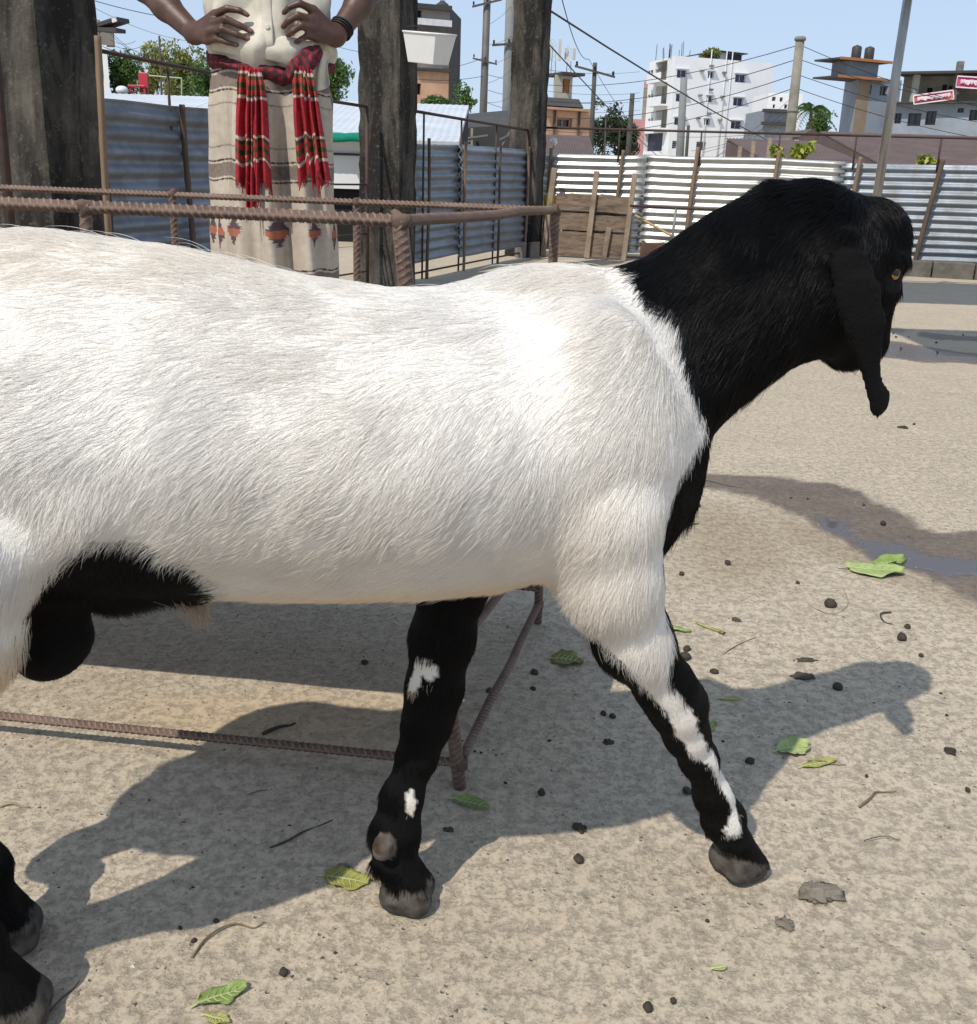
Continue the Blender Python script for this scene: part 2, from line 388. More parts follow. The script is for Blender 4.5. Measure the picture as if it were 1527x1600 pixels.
# head, bent down and turned a little away
B.ball((.474, .002, .690), (.056, .047, .050), .02)
B.ball((.524, .010, .699), (.037, .037, .034), .012)
B.ball((.456, 0, .720), (.026, .026, .023), .015)
B.cone((.520, .012, .668), (.541, .030, .604), .043, .031, .02, ((.3, 1, 0), .82))
B.cone((.478, .0, .632), (.528, .026, .594), .046, .026, .02, ((.3, 1, 0), .80))
B.ball((.541, .033, .590), (.028, .027, .021), .012)
B.ball((.534, -.0175, .6775), (.018, .0135, .0095), .008); B.ball((.527, -.014, .648), (.024, .013, .012), .012)                             # brow
for sgn, pts in ((-1, [(.470, -.016, .704), (.464, -.046, .690), (.463, -.062, .672), (.466, -.071, .650), (.474, -.075, .625), (.484, -.073, .600), (.491, -.071, .583), (.498, -.069, .568), (.509, -.067, .551)]),
                 (1, [(.475, .018, .704), (.488, .046, .690), (.500, .062, .674), (.508, .068, .655), (.514, .070, .640), (.520, .071, .628), (.526, .072, .616), (.531, .072, .604), (.536, .072, .592)])):
    ew = [.008, .0130, .0185, .0205, .0185, .0132, .0105, .0102, .0148]
    fx = [0, .1, .3, .45, .35, .1, -.2, -.3, -.35]
    for i in range(len(pts)-1): B.cone(pts[i], pts[i+1], ew[i], ew[i+1], .012 if i < 2 else .005, ((-sgn*fx[i], 1, .12), .24))
    if sgn < 0:
        for a_, b_ in (((.468, -.0835, .662), (.476, -.0865, .622)), ((.476, -.0865, .622), (.488, -.083, .585))): B.cone(a_, b_, .0048, .0048, .006, None, True)
# legs
def leg(pts, rs, toe, k=.016):
    B.chain(pts, rs, k)
    a = np.array(pts[-1]); t = np.array(toe)
    d_ = (t-a); d_[2] = 0; d_ /= np.linalg.norm(d_)+1e-9; sd = np.array([-d_[1], d_[0], 0])
    for q_ in (-1, 1):
        o_ = sd*q_*.0115
        B.cone(a+o_*.8, t+o_, .0165, .0165, .006); B.cone(t+o_-d_*.022+np.array([0, 0, .004]), t+o_, .0175, .0155, .006)
        dc = a-d_*.020+o_*1.1+np.array([0, 0, .006]); B.ball(dc, (.007, .006, .009), .006)
leg([(.238, -.078, .46), (.250, -.077, .402), (.280, -.068, .335), (.322, -.058, .276), (.340, -.053, .250), (.356, -.047, .214), (.376, -.040, .178), (.404, -.029, .122), (.424, -.022, .085), (.440, -.016, .055)],
    [.052, .043, .0335, .026, .0268, .021, .0172, .0172, .0205, .0185], (.466, -.008, .014))
leg([(.165, .075, .43), (.142, .070, .345), (.129, .062, .285), (.120, .053, .235), (.112, .047, .200), (.101, .041, .165), (.085, .035, .122), (.077, .029, .085), (.078, .024, .052)],
    [.048, .033, .0305, .0272, .0235, .0185, .0185, .0225, .021], (.098, .017, .014))
leg([(-.36, -.068, .565), (-.290, -.083, .46), (-.288, -.082, .405), (-.312, -.078, .345), (-.385, -.066, .245), (-.388, -.064, .215), (-.345, -.056, .15), (-.305, -.051, .088), (-.292, -.05, .055)],
    [.095, .073, .058, .046, .027, .0265, .019, .0215, .020], (-.266, -.05, .014))
leg([(-.36, .068, .565), (-.290, .083, .46), (-.300, .080, .405), (-.33, .074, .345), (-.405, .062, .25), (-.402, .060, .22), (-.352, .054, .17), (-.318, .05, .09), (-.312, .05, .055)],
    [.095, .073, .058, .046, .027, .0265, .019, .0215, .020], (-.290, .05, .014))
# flank folds, sheath, scrotum, tail
for y in (-1, 1): B.cone((-.245, y*.085, .46), (-.175, y*.098, .50), .03, .02, .03)
B.chain([(-.235, 0, .43), (-.17, 0, .412), (-.10, 0, .400)], [.036, .034, .022], .02)
B.cone((-.228, 0, .42), (-.222, 0, .352), .024, .030, .015); B.ball((-.232, 0, .338), (.027, .031, .024), .012)
B.cone((-.505, 0, .60), (-.55, 0, .66), .022, .012, .02)
B.ball((.059, .003, .086), (.0115, .0125, .0125), .003)                                # callus on the far fetlock
B.a = np.maximum(B.a, -(B.ax[2][None, None, :]-.0005).astype(np.float32)*np.ones_like(B.a))
gP, gT, gQ = B.mesh()
goat_me = body_mesh('goat_body', gP, gT, gQ, 2)
del B
gv, gn = vert_arrays(goat_me)
WHITE, BLACK = 0.0, 1.0
neck_line = np.array([(.275, .70), (.280, .665), (.274, .655), (.278, .648), (.290, .639), (.307, .633), (.311, .613), (.314, .591), (.325, .561), (.343, .528), (.331, .519), (.316, .508), (.301, .497), (.293, .474), (.290, .45), (.294, .415), (.30, .40)])
leg_white = np.array([(.150, .46), (.192, .418), (.236, .350), (.257, .330), (.281, .300), (.299, .280), (.315, .263), (.327, .234), (.341, .219), (.358, .194), (.379, .181), (.386, .171), (.402, .143), (.416, .120), (.418, .106), (.412, .082), (.433, .077), (.428, .109), (.425, .124), (.405, .160), (.381, .195), (.361, .222), (.346, .250), (.331, .276), (.312, .299), (.308, .317), (.310, .336), (.297, .405), (.30, .46)])
groin = np.array([(-.17, .482), (-.148, .479), (-.126, .469), (-.108, .452), (-.095, .439), (-.078, .426), (-.085, .35), (-.20, .30), (-.29, .28), (-.255, .319), (-.235, .364), (-.229, .393), (-.218, .431), (-.194, .458)])
neck_poly = np.vstack([neck_line, [(.30, .36), (.9, .36), (.9, .9), (.275, .9)]])
def coat(p, jit=0.0):
    """0 white .. 1 black for points (n,3) of the goat, plus class for hair length"""
    s, u, z = p[:, 0], -p[:, 1], p[:, 2]; n_ = len(p)
    lj = np.clip((z-.10)/.35, .35, 1); jx = lj*(vnoise(p*90, 5)*.0035+jit*rng.normal(0, .0022, n_)); jz = lj*(vnoise(p*90, 6)*.0035+jit*rng.normal(0, .0035, n_))
    q2 = np.c_[s+jx, z+jz]
    blk = np.zeros(n_)
    blk[poly_sd(q2, neck_poly) < 0] = 1
    chest = (s > .27) & (np.abs(u) < .05) & (z > .36) & (z < .50); blk[chest & (s > .255+.0*z)] = 1
    # near foreleg: white stripe on black
    nl = (s > .17) & (z < .40) & (s > .20+(.40-z)*.35) & (u < .13)
    m_ = nl & (z < .36); blk[m_] = (poly_sd(q2[m_], leg_white) > 0)
    inner = nl & (z < .38) & (u < .02+.0*z) & (z > .14); blk[inner & (u < .035-(.36-z)*.06)] = 1
    # far foreleg black with two white flecks
    fl_ = (s > .02) & (s < .20) & (z < .372) & (u < .045); fl_ &= ~((z > .35) & (u > .0)); blk[fl_] = 1
    sp = (np.hypot((q2[:, 0]-.092)/.010, (q2[:, 1]-.262)/.022) < 1) | (np.hypot((q2[:, 0]-.108)/.010, (q2[:, 1]-.266)/.009) < 1) | (np.hypot((q2[:, 0]-.090)/.005, (q2[:, 1]-.127)/.013) < 1)
    blk[fl_ & sp & (u > -.045)] = 0
    # groin, sheath and scrotum
    g_ = poly_sd(q2, groin) < 0; blk[g_] = 1
    blk[(s < -.17) & (s > -.34) & (np.abs(u) < .04) & (z < .44) & (z > .28)] = 1
    # hind feet
    hl = (s < -.22) & (z < .135+vnoise(p*30, 8)*.015); blk[hl] = 1
    blk[(s < -.22) & (u < -.02) & (z < .26)] = 1
    return blk
def hoofness(p):
    s, u, z = p[:, 0], -p[:, 1], p[:, 2]
    line = np.where(s > .38, .040-.55*(s-.445), np.where(s > 0, .034-.35*(s-.09), .032))
    return z < np.clip(line, .014, .045)
blk = coat(gv); hoof = hoofness(gv)
colr = np.where(blk[:, None] > .5, np.array([[.0045, .004, .004]]), np.array([[.86, .82, .75]]))
callus = np.linalg.norm((gv-np.array([.059, .003, .086]))/np.array([.0145, .0155, .0155]), axis=1) < 1
hv = np.clip(.5+.5*vnoise(gv*np.array([60, 60, 200]), 21)+.6*vnoise(gv*170, 22), -.5, 1.8)[:, None]
colr[hoof] = (np.array([[.050, .044, .038]])+hv*np.array([[.085, .075, .064]]))[hoof]; colr[callus] = (np.array([[.075, .055, .038]])+hv*.085)[callus]
put_color(goat_me, 'coat', colr)
gmat, n, p = new_mat('goat_skin'); a = nd(n, 'Attribute'); a.attribute_name = 'coat'
lk(n, a.outputs['Color'], p.inputs['Base Color']); p.inputs['Roughness'].default_value = .75; p.inputs['Specular IOR Level'].default_value = .12
v = coords(n, rnd=False); bump(n, p, noise(n, v, 160, 5, .8), .9, .004)
goat_me.materials.append(gmat)
goat = empty('goat', GO, GTH, 'white goat with black head, neck and drooping ears walking past rebar frame', 'goat')
gbody = link_mesh('body', goat_me, None, goat)
# eyes
def eye_mat():
    m, n, p = new_mat('goat_eye'); tc = nd(n, 'TexCoord'); sp_ = nd(n, 'SeparateXYZ'); lk(n, tc.outputs['Object'], sp_.inputs[0])
    mx = nd(n, 'Vector' + 'Math', operation='MULTIPLY'); mx.inputs[1].default_value = (60, 0, 150); lk(n, tc.outputs['Object'], mx.inputs[0])
    ln = nd(n, 'VectorMath', operation='LENGTH'); lk(n, mx.outputs[0], ln.inputs[0])
    c_ = ramp(n, ln.outputs['Value'], [(.45, (.004, .004, .004)), (.52, (.34, .17, .025))]); lk(n, c_, p.inputs['Base Color']); p.inputs['Roughness'].default_value = .08
    return m
em = eye_mat()
for ex in ((.5338, -.0198, .6652), (.5505, .036, .664)):
    mb = MB(); k = 12
    mb.lathe([(.0090*math.sin(math.pi*i/10)+1e-5, -.0090*math.cos(math.pi*i/10)) for i in range(11)], k)
    e = mb.build('eye', em, goat, True); e.location = ex; e.rotation_euler = (0, 0, R(30))
# ---- fur: real strands, combed along the coat
tri = np.vstack([gT, gQ[:, [0, 1, 2]], gQ[:, [0, 2, 3]]]) if len(gT) else np.vstack([gQ[:, [0, 1, 2]], gQ[:, [0, 2, 3]]])
pa, pb, pc = gv[tri[:, 0]], gv[tri[:, 1]], gv[tri[:, 2]]
area = np.linalg.norm(np.cross(pb-pa, pc-pa), axis=1)/2
tcn = (pa+pb+pc)/3
dens = np.where(tcn[:, 1] > .06, .45, 1.0)*np.where(tcn[:, 2] < .25, 1.5, 1.0)
dens = np.where((tcn[:, 0] > .28) & (tcn[:, 2] > .5), dens*1.25, dens)
cum = np.cumsum(area*dens); NH = 520000
ti = np.searchsorted(cum, rng.random(NH)*cum[-1]); r1, r2 = rng.random(NH), rng.random(NH); sq = np.sqrt(r1)
w0, w1, w2 = 1-sq, sq*(1-r2), sq*r2
root = pa[ti]*w0[:, None]+pb[ti]*w1[:, None]+pc[ti]*w2[:, None]
nrm = gn[tri[ti, 0]]*w0[:, None]+gn[tri[ti, 1]]*w1[:, None]+gn[tri[ti, 2]]*w2[:, None]; nrm /= np.linalg.norm(nrm, axis=1)[:, None]+1e-9
hf = hoofness(root) | (np.linalg.norm((root-np.array([.059, .003, .086]))/.0165, axis=1) < 1)
eyek = np.zeros(NH, bool)
for ex in ((.5338, -.0198, .6652), (.5505, .036, .664)): eyek |= np.linalg.norm(root-np.array(ex), axis=1) < .0075
keep = ~(hf | eyek); root, nrm = root[keep], nrm[keep]; NH = len(root)
# direction field (x, z) anchors
anc = np.array([  # s, z, ds, dz
 (-.45, .62, -.9, -.4), (-.2, .67, -1, -.02), (0, .64, -1, -.05), (.12, .63, -1, -.1), (.22, .65, -.95, -.15), (.27, .61, -.6, -.5), (.29, .55, -.25, -1), (-.2, .58, -.95, -.25), (0, .57, -.95, -.28), (.12, .55, -.75, -.6), (.2, .5, -.45, -.9), (.29, .47, -.05, -1),
 (-.2, .5, -.55, -.85), (-.1, .48, -.8, -.6), (0, .46, -.85, -.5), (.12, .44, -.75, -.6), (.2, .41, -.4, -.9), (-.26, .42, -.2, -1), (-.05, .40, -.95, -.15), (.08, .39, -.95, -.15), (-.13, .43, .45, -.9), (-.35, .5, -.5, -.8),
 (.33, .60, -.55, -.8), (.40, .67, -.7, -.65), (.36, .68, -.8, -.5), (.44, .62, -.45, -.85), (.44, .73, -.8, -.4), (.48, .70, -.35, -.9), (.53, .70, .2, -1), (.55, .63, .3, -1), (.5, .60, .1, -1), (.35, .53, -.1, -1),
 (.28, .36, .15, -1), (.34, .25, .35, -1), (.40, .13, .4, -1), (.12, .3, -.1, -1), (.09, .14, -.25, -1), (-.3, .35, -.3, -1), (-.37, .2, .3, -1), (-.29, .08, .2, -1)])
def comb(p):
    w_ = 1/(((p[:, None, 0]-anc[None, :, 0])**2+(p[:, None, 2]-anc[None, :, 1])**2)+.0006)**2
    w_ /= w_.sum(1)[:, None]; return w_@anc[:, 2:]
fd = np.concatenate([comb(root[i:i+20000]) for i in range(0, NH, 20000)])
dirv = np.c_[fd[:, 0], np.zeros(NH), fd[:, 1]]; dirv /= np.linalg.norm(dirv, axis=1)[:, None]
ang = vnoise(root*20, 31)*.22+vnoise(root*85, 32)*.20+rng.normal(0, .10, NH)
tan_ = dirv-nrm*np.sum(dirv*nrm, 1)[:, None]; tan_ /= np.linalg.norm(tan_, axis=1)[:, None]+1e-9
side = np.cross(nrm, tan_); tan_ = tan_*np.cos(ang)[:, None]+side*np.sin(ang)[:, None]
s_, z_ = root[:, 0], root[:, 2]
hb = coat(root, 1.0)
length = np.full(NH, .019)
length = np.where((nrm[:, 2] > .75) & (z_ > .58) & (s_ < .3), .026, length)
neckm = (s_ > .28) & (z_ > .46); length = np.where(neckm, .022, length); length = np.where(neckm & (z_ < .56) & (nrm[:, 0] > .3), .010, length)
headm = (s_ > .44) & (z_ > .5); length = np.where(headm, .011, length); length = np.where((s_ > .425) & (z_ > .715) & (s_ < .49), .020, length)
earm = (np.abs(root[:, 1]) > .054) & (s_ > .43) & (z_ > .5); length = np.where(earm, .0035, length)
length = np.where(z_ < .34, np.interp(z_, [.04, .12, .25, .34], [.010, .009, .010, .017]), length)
length = np.where((s_ > .05) & (s_ < .10) & (z_ > .04) & (z_ < .16) & (nrm[:, 0] < -.3), .017, length)
length = np.where((s_ < -.19) & (s_ > -.27) & (np.abs(root[:, 1]) < .04) & (z_ < .41), .005, length)
length = np.where(np.linalg.norm(root-np.array([.5345, -.0205, .666]), axis=1) < .017, .0035, length); length = length*rng.uniform(.6, 1.25, NH)*(1+.25*vnoise(root*40, 40))
lift = np.where(neckm, .28, .17)+vnoise(root*30, 41)*.07+rng.normal(0, .06, NH); lift = np.clip(lift, .05, .8)
# loose guard hairs along the back, and the wisp at the sheath
guard = rng.random(NH) < .004; lift = np.where(guard & (z_ > .5), lift+.25, lift); length = np.where(guard, length*1.6, length)
t4 = np.array([0, .33, .67, 1.0])
pts = np.zeros((NH, 4, 3))
curl = rng.normal(0, .10, NH)+vnoise(root*60, 44)*.25
for k, t in enumerate(t4):
    # rises from the skin, then lies down along it
    pts[:, k] = root-nrm*.0008+(tan_*(t*np.cos(lift*.9))[:, None]+nrm*(np.sin(lift)*t*(1-.55*t))[:, None]+side*(curl*t*t)[:, None]+np.array([0, 0, -1.0])*(.10*t*t))*length[:, None]
wisp = 420
wr = np.c_[rng.normal(-.116, .009, wisp), rng.normal(0, .011, wisp), np.full(wisp, .392)]
wt = np.c_[rng.normal(-.101, .006, wisp), rng.normal(-.004, .010, wisp), rng.normal(.352, .007, wisp)]; wf = rng.uniform(.35, 1.1, wisp)**1.0
wb_ = np.c_[rng.normal(0, .003, wisp), rng.normal(0, .003, wisp), np.zeros(wisp)]
wp = wr[:, None]+(wt-wr)[:, None]*(t4[None, :, None]*wf[:, None, None])+wb_[:, None]*(np.sin(t4*np.pi)[None, :, None])
pts[:, :, 2] = np.maximum(pts[:, :, 2], .0008)
ALLP = np.concatenate([pts, wp]); NA = len(ALLP)
vr = rng.normal(0, 1, NH)
tone = .87+.03*vnoise(root*14, 50)+.02*vr
warm = np.clip(.30+.5*vnoise(root*7, 51)+np.clip((.420-z_)/.035, 0, 1)*2.6*(np.abs(root[:, 1]) < .12)*(s_ < .2)+np.clip((z_-.645)/.03, 0, 1)*.5, 0, 3.0)
hw_ = np.c_[tone, tone*(1-.015-.04*warm), tone*(1-.035-.105*warm)]
bt_ = np.clip(.0045+.002*vr, .0015, .012)[:, None]*np.array([[1, .98, 1.05]])
hcol = np.where(hb[:, None] > .5, bt_, hw_)
brown = (np.abs(root[:, 1]) > .054) & earm; hcol = np.where(brown[:, None], np.array([[.0070, .0046, .0040]]), hcol)
hcol = np.vstack([hcol, np.tile([[.52, .43, .34]], (wisp, 1))*rng.uniform(.6, 1.2, (wisp, 1))])
hc = bpy.data.hair_curves.new('fur'); hc.add_curves([4]*NA)
hc.attributes['position'].data.foreach_set('vector', ALLP.astype(np.float32).ravel())
ra = hc.attributes.new('radius', 'FLOAT', 'POINT')
rb = np.concatenate([np.where(hb > .5, .00017, .00019), np.full(wisp, .0002)])*rng.uniform(.75, 1.25, NA)
ra.data.foreach_set('value', (rb[:, None]*np.array([1, .95, .7, .12])[None]).astype(np.float32).ravel())
ca = hc.attributes.new('fur_color', 'FLOAT_COLOR', 'CURVE'); ca.data.foreach_set('color', np.c_[np.clip(hcol, 0, 1), np.ones(NA)].astype(np.float32).ravel())
fm, n, p = new_mat('goat_fur'); a = nd(n, 'Attribute'); a.attribute_name = 'fur_color'
lk(n, a.outputs['Color'], p.inputs['Base Color']); p.inputs['Roughness'].default_value = .34; p.inputs['Specular IOR Level'].default_value = .36
tr = nd(n, 'BsdfTranslucent'); lk(n, a.outputs['Color'], tr.inputs['Color']); ms = nd(n, 'MixShader'); ms.inputs[0].default_value = .5
lk(n, p.outputs[0], ms.inputs[1]); lk(n, tr.outputs[0], ms.inputs[2]); lk(n, ms.outputs[0], [x for x in n.nodes if x.type == 'OUTPUT_MATERIAL'][0].inputs[0])
hc.materials.append(fm)
fur = bpy.data.objects.new('fur', hc); COL.objects.link(fur); fur.parent = gbody; tag(fur, kind='stuff')
# ================================================================ rebar frame
rust = None
def rust_mat():
    m, n, p = new_mat('rusty_rebar'); v = coords(n)
    f = noise(n, v, 60, 6, .7); g = noise(n, v, 9, 4, .6)
    c = mix(n, ramp(n, f, [(.3, 0), (.7, 1)]), (.085, .048, .034), (.20, .125, .092))
    c = mix(n, ramp(n, g, [(.48, 0), (.66, .7)]), c, (.27, .19, .15))
    a = nd(n, 'Attribute'); a.attribute_name = 'rib'; c = mix(n, ramp(n, a.outputs['Fac'], [(0, .0), (1, .75)]), mix(n, .35, c, (.035, .020, .015)), (.30, .215, .165)); lk(n, c, p.inputs['Base Color']); p.inputs['Roughness'].default_value = .78; p.inputs['Metallic'].default_value = .15
    bump(n, p, f, .5, .003); return m
rust = rust_mat()
def rebar(name, a, b, r, parent, ribs=.0085, seg=.0013, twist=1.0, sag=0.0, wob=.0015):
    a = np.array(a, float); b = np.array(b, float); L = np.linalg.norm(b-a); m = max(8, int(L/seg))
    t = np.linspace(0, 1, m); pts = a+(b-a)*t[:, None]
    if wob: pts = pts+np.c_[vnoise(np.c_[t*4, t*0, t*0+a[0]*7], 61), vnoise(np.c_[t*4, t*0+3, t*0+a[1]*7], 62), vnoise(np.c_[t*4, t*0+5, t*0+a[2]*9], 63)]*wob*np.sin(np.pi*t)[:, None]*2
    pts[:, 2] -= sag*np.sin(np.pi*t)
    def prof(tt, ang):
        d_ = tt*L; half = (np.sin(ang) > 0)
        ph = d_/ribs+np.where(half, 1, -1)*np.cos(ang)*.55*twist+np.where(half, 0, .5)
        rib = np.clip(np.cos(2*np.pi*ph)*3-1.8, 0, 1)*np.clip(np.abs(np.sin(ang))*2.2, 0, 1)
        lon = np.clip((np.abs(np.cos(ang))-.93)*14, 0, 1)
        return 1+.22*np.maximum(rib, lon*.8)
    v, f = tube_arrays(pts, r*.93, 14, True, prof); me = np_mesh(name, v, f)
    put_float(me, 'rib', np.clip((prof(t[:, None], (np.arange(14)*2*np.pi/14)[None])-1)/.22, 0, 1).ravel()); return link_mesh(name, me, rust, parent)
def weld(parent, c, r):
    mb = MB(); pr = [(max(1e-4, r*math.sin(math.pi*i/8)), -r*math.cos(math.pi*i/8)) for i in range(9)]
    mb.lathe(pr, 10); vv_ = np.array(mb.v); vv_ = vv_*(1+.5*vnoise(vv_*190+np.array(c)*50, 66))[:, None]; mb.v = [tuple(x) for x in vv_]
    o = mb.build('weld', rust, parent, True); o.location = c; return o
fr_base = np.array([-.022, 1.066, 0.0]); fdir = np.array([-.584, .069, 0]); fdir /= np.linalg.norm(fdir)     # along the long side, leftwards
frame = empty('rebar_frame', fr_base, 0, 'rusty welded rebar frame standing on the concrete behind the goat', 'frame')
def fl(x, y, z): return np.array([x, y, z])-fr_base
NB, FB = fr_base, np.array([.093, 1.535, 0])
NT, FT = np.array([-.102, 1.067, .690]), np.array([.088, 1.535, .694])
LN = 1.75
tl = np.array([0, 0, .012])
FT = FT-np.array([0, 0, .007])
# long rails and end rails
rebar('rail', NT-fr_base+[0.008, 0, 0], NT+fdir*LN+tl-fr_base, .0068, frame, ribs=.0082)
rebar('rail', FT-fr_base+[.008, 0, 0], FT+fdir*LN+tl*.6-fr_base, .0048, frame, ribs=.0075)
rebar('rail', NT-fr_base, FT-fr_base+[0, .01, 0], .0060, frame, ribs=.0068)
zb = np.array([0, 0, .036])
rebar('rail', NB+zb-fr_base, NB+zb+fdir*LN-fr_base, .0056, frame)
rebar('rail', NB+zb+[.004, .0, .012]-fr_base, FB+zb-fr_base, .0058, frame)
rebar('rail', FB+zb-fr_base+[0, 0, .03], FB+zb+fdir*LN-fr_base+[0, 0, .05], .0055, frame)
# posts
rebar('post', NB-fr_base, NT-fr_base, .0080, frame, ribs=.0080)
rebar('post', FB-fr_base, FT-fr_base, .0068, frame, ribs=.0082)
rebar('post', NT+fdir*.35+tl*.2-[0, 0, .05]-fr_base, NT+fdir*.35+tl*.2-fr_base, .0065, frame)
for d_ in (.95, LN): rebar('post', NB+fdir*d_-fr_base, NT+fdir*d_+tl*d_/LN-fr_base, .0070, frame)
for d_ in (.307, .605, .905, 1.25, LN): rebar('post', FB+fdir*d_+zb*2-fr_base+[0, 0, 0 if d_ < 1.2 else -.07], FT+fdir*d_+tl*.6*d_/LN-fr_base, .0055, frame)
rebar('brace', np.array([-.042, 1.075, .175])-fr_base, FB+fdir*.055+zb*1.9-fr_base, .0062, frame)
for c_, r_ in ((NT, .0105), (FT, .0095), (NB+zb, .0095), (FB+zb, .009), (NT+fdir*.35, .0095), (np.array([-.042, 1.075, .175]), .0100)): weld(frame, c_-fr_base, r_)
for d_ in (.307, .605, .905): weld(frame, FT+fdir*d_+tl*.6*d_/LN-fr_base, .0072)

# feeding shelf inside the frame, resting on two cross bars
for t_ in (.12, .8): rebar('cross_bar', NB+fdir*t_+[0, 0, .278]-fr_base, FB+fdir*t_+[-.02, 0, .278]-fr_base, .008, frame)
mb = MB(); sa, sb = np.array([.040, 1.068, .297])-fr_base, np.array([.158, 1.528, .297])-fr_base
bv = fdir*1.62; tk = np.array([0, 0, .02])
mb.add([sa, sb, sb+bv, sa+bv, sa+tk, sb+tk, sb+bv+tk, sa+bv+tk], [(3, 2, 1, 0), (4, 5, 6, 7), (0, 1, 5, 4), (1, 2, 6, 5), (2, 3, 7, 6), (3, 0, 4, 7)])
mb.build('shelf', surf('grey_board', (.22, .18, .14), (.15, .12, .09), 8, .9), frame)
# ================================================================ person (local: x right in the picture, -y towards the camera)
PX = np.array([-.64, 2.92, 0.0])
person = empty('person', PX, 0, 'person in cream shirt and checked lungi with red waist scarf, hands on hips', 'person')
B = Body((-.42, -.20, -.01), (.46, .26, 1.66), .0045)
for sx, x0 in ((-1, -.075), (1, .105)):
    B.chain([(x0, .02, .90), (x0+.005*sx, .01, .50), (x0+.01*sx, .03, .09)], [.064, .050, .036], .03)
    B.cone((x0+.01*sx, .03, .045), (x0+.02*sx, -.10, .028), .040, .030, .02, ((0, 0, 1), .8))
    for k, tx in enumerate((-.030, -.014, 0, .013, .025)):
        B.cone((x0+.02*sx+tx*sx*-1, -.12, .022), (x0+.02*sx+tx*sx*-1.1, -.165+.006*k, .014), .014-.0012*k, .011-.001*k, .006)
B.chain([(.015, .02, .93), (.015, .02, 1.10), (.015, .02, 1.30)], [.108, .110, .130], .05, ((0, 1, 0), .72))
B.cone((-.12, .02, 1.36), (.15, .02, 1.36), .055, .055, .05)
B.cone((.015, .03, 1.38), (.015, .01, 1.46), .050, .046, .03)
# head: skull, jaw, nose, brow, lips, ears
B.ball((.015, .015, 1.565), (.072, .092, .090), .02); B.ball((.015, -.022, 1.515), (.052, .060, .065), .03)
B.cone((.015, -.085, 1.555), (.015, -.100, 1.520), .009, .014, .008); B.cone((-.02, -.078, 1.572), (.05, -.078, 1.572), .012, .012, .012)
B.cone((-.005, -.082, 1.492), (.035, -.082, 1.492), .008, .008, .006); B.ball((.015, -.070, 1.462), (.022, .018, .016), .015)
for sx in (-1, 1): B.ball((.015+sx*.074, .02, 1.545), (.010, .022, .030), .008); B.ball((.015+sx*.030, -.082, 1.555), (.016, .012, .010), .006, sub=True)
def hand(el, wr, pts_, thumb, rs=(.0088, .0092, .009, .0078), k_=.006):
    """forearm to wrist, palm and four fingers (knuckle, middle joint, tip) plus thumb"""
    kn = [np.array(p_[0]) for p_ in pts_]; wr = np.array(wr, float)
    B.chain([el, tuple((np.array(el)*.55+wr*.45)), tuple(wr)], [.039, .036, .0255], .02)
    mid = sum(kn)/4
    for a_, f_ in zip(kn, (1, 1, 1, .94)):
        B.cone(tuple(wr), tuple(a_), .021, .0128*f_, .014)
    for p_, r_ in zip(pts_, rs):
        B.cone(p_[0], p_[1], r_*1.32, r_*1.08, .005); B.cone(p_[1], p_[2], r_*1.1, r_*.92, .003); B.cone(p_[2], p_[3], r_*.95, r_*.80, .003)
    B.chain(thumb, [.019, .0125, .0105, .0088], .01)
# his right arm (left in the picture): elbow out, hand on the hip, fingers over the front
sh_r, el_r = (-.165, .03, 1.345), (-.355, .055, 1.195)
B.chain([sh_r, el_r], [.056, .042], .03)
hand(el_r, (-.190, -.052, 1.062), [
    ((-.118, -.108, 1.104), (-.078, -.136, 1.116), (-.046, -.138, 1.112), (-.026, -.134, 1.103)),
    ((-.122, -.122, 1.080), (-.080, -.150, 1.089), (-.044, -.148, 1.075), (-.016, -.140, 1.063)),
    ((-.130, -.124, 1.059), (-.090, -.150, 1.065), (-.052, -.149, 1.053), (-.024, -.141, 1.044)),
    ((-.140, -.112, 1.040), (-.110, -.136, 1.042), (-.080, -.138, 1.034), (-.056, -.133, 1.029))],
    [(-.178, -.030, 1.075), (-.175, .010, 1.096), (-.163, .045, 1.108), (-.148, .075, 1.110)])
sh_l, el_l = (.190, .03, 1.345), (.285, .095, 1.235)
B.chain([sh_l, el_l], [.056, .042], .03)
hand(el_l, (0.190, -.048, 1.068), [
    ((0.140, -.104, 1.124), (0.112, -.138, 1.134), (0.086, -.142, 1.124), (0.070, -.138, 1.110)),
    ((0.134, -.118, 1.098), (0.108, -.148, 1.104), (0.084, -.148, 1.090), (0.068, -.141, 1.076)),
    ((0.140, -.118, 1.076), (0.116, -.146, 1.080), (0.094, -.146, 1.066), (0.079, -.139, 1.056)),
    ((0.150, -.106, 1.056), (0.130, -.132, 1.058), (0.112, -.134, 1.048), (0.098, -.129, 1.041))],
    [(0.182, -.022, 1.080), (0.182, .015, 1.098), (0.172, .048, 1.108), (0.157, .075, 1.110)])
pP, pT, pQ = B.mesh(); del B
pme = body_mesh('person_body', pP, pT, pQ, 1)
pv, pn = vert_arrays(pme)
sk, n, p = new_mat('skin'); v = coords(n, rnd=False); f = noise(n, v, 26, 5, .6); g = noise(n, v, 120, 4, .7)
c = mix(n, ramp(n, f, [(.3, 0), (.7, 1)]), (.052, .024, .016), (.098, .047, .031)); a = nd(n, 'Attribute'); a.attribute_name = 'mark'
c = mix(n, a.outputs['Color'], c, (.22, .11, .08)); lk(n, c, p.inputs['Base Color']); p.inputs['Roughness'].default_value = .48; p.inputs['Subsurface Weight'].default_value = .04
h_ = mix(n, .5, g, noise(n, coords(n, rnd=False, scale=(30, 30, 90)), 1.0, 4, .6)); bump(n, p, h_, .35, .004)
mark = np.zeros(len(pv))
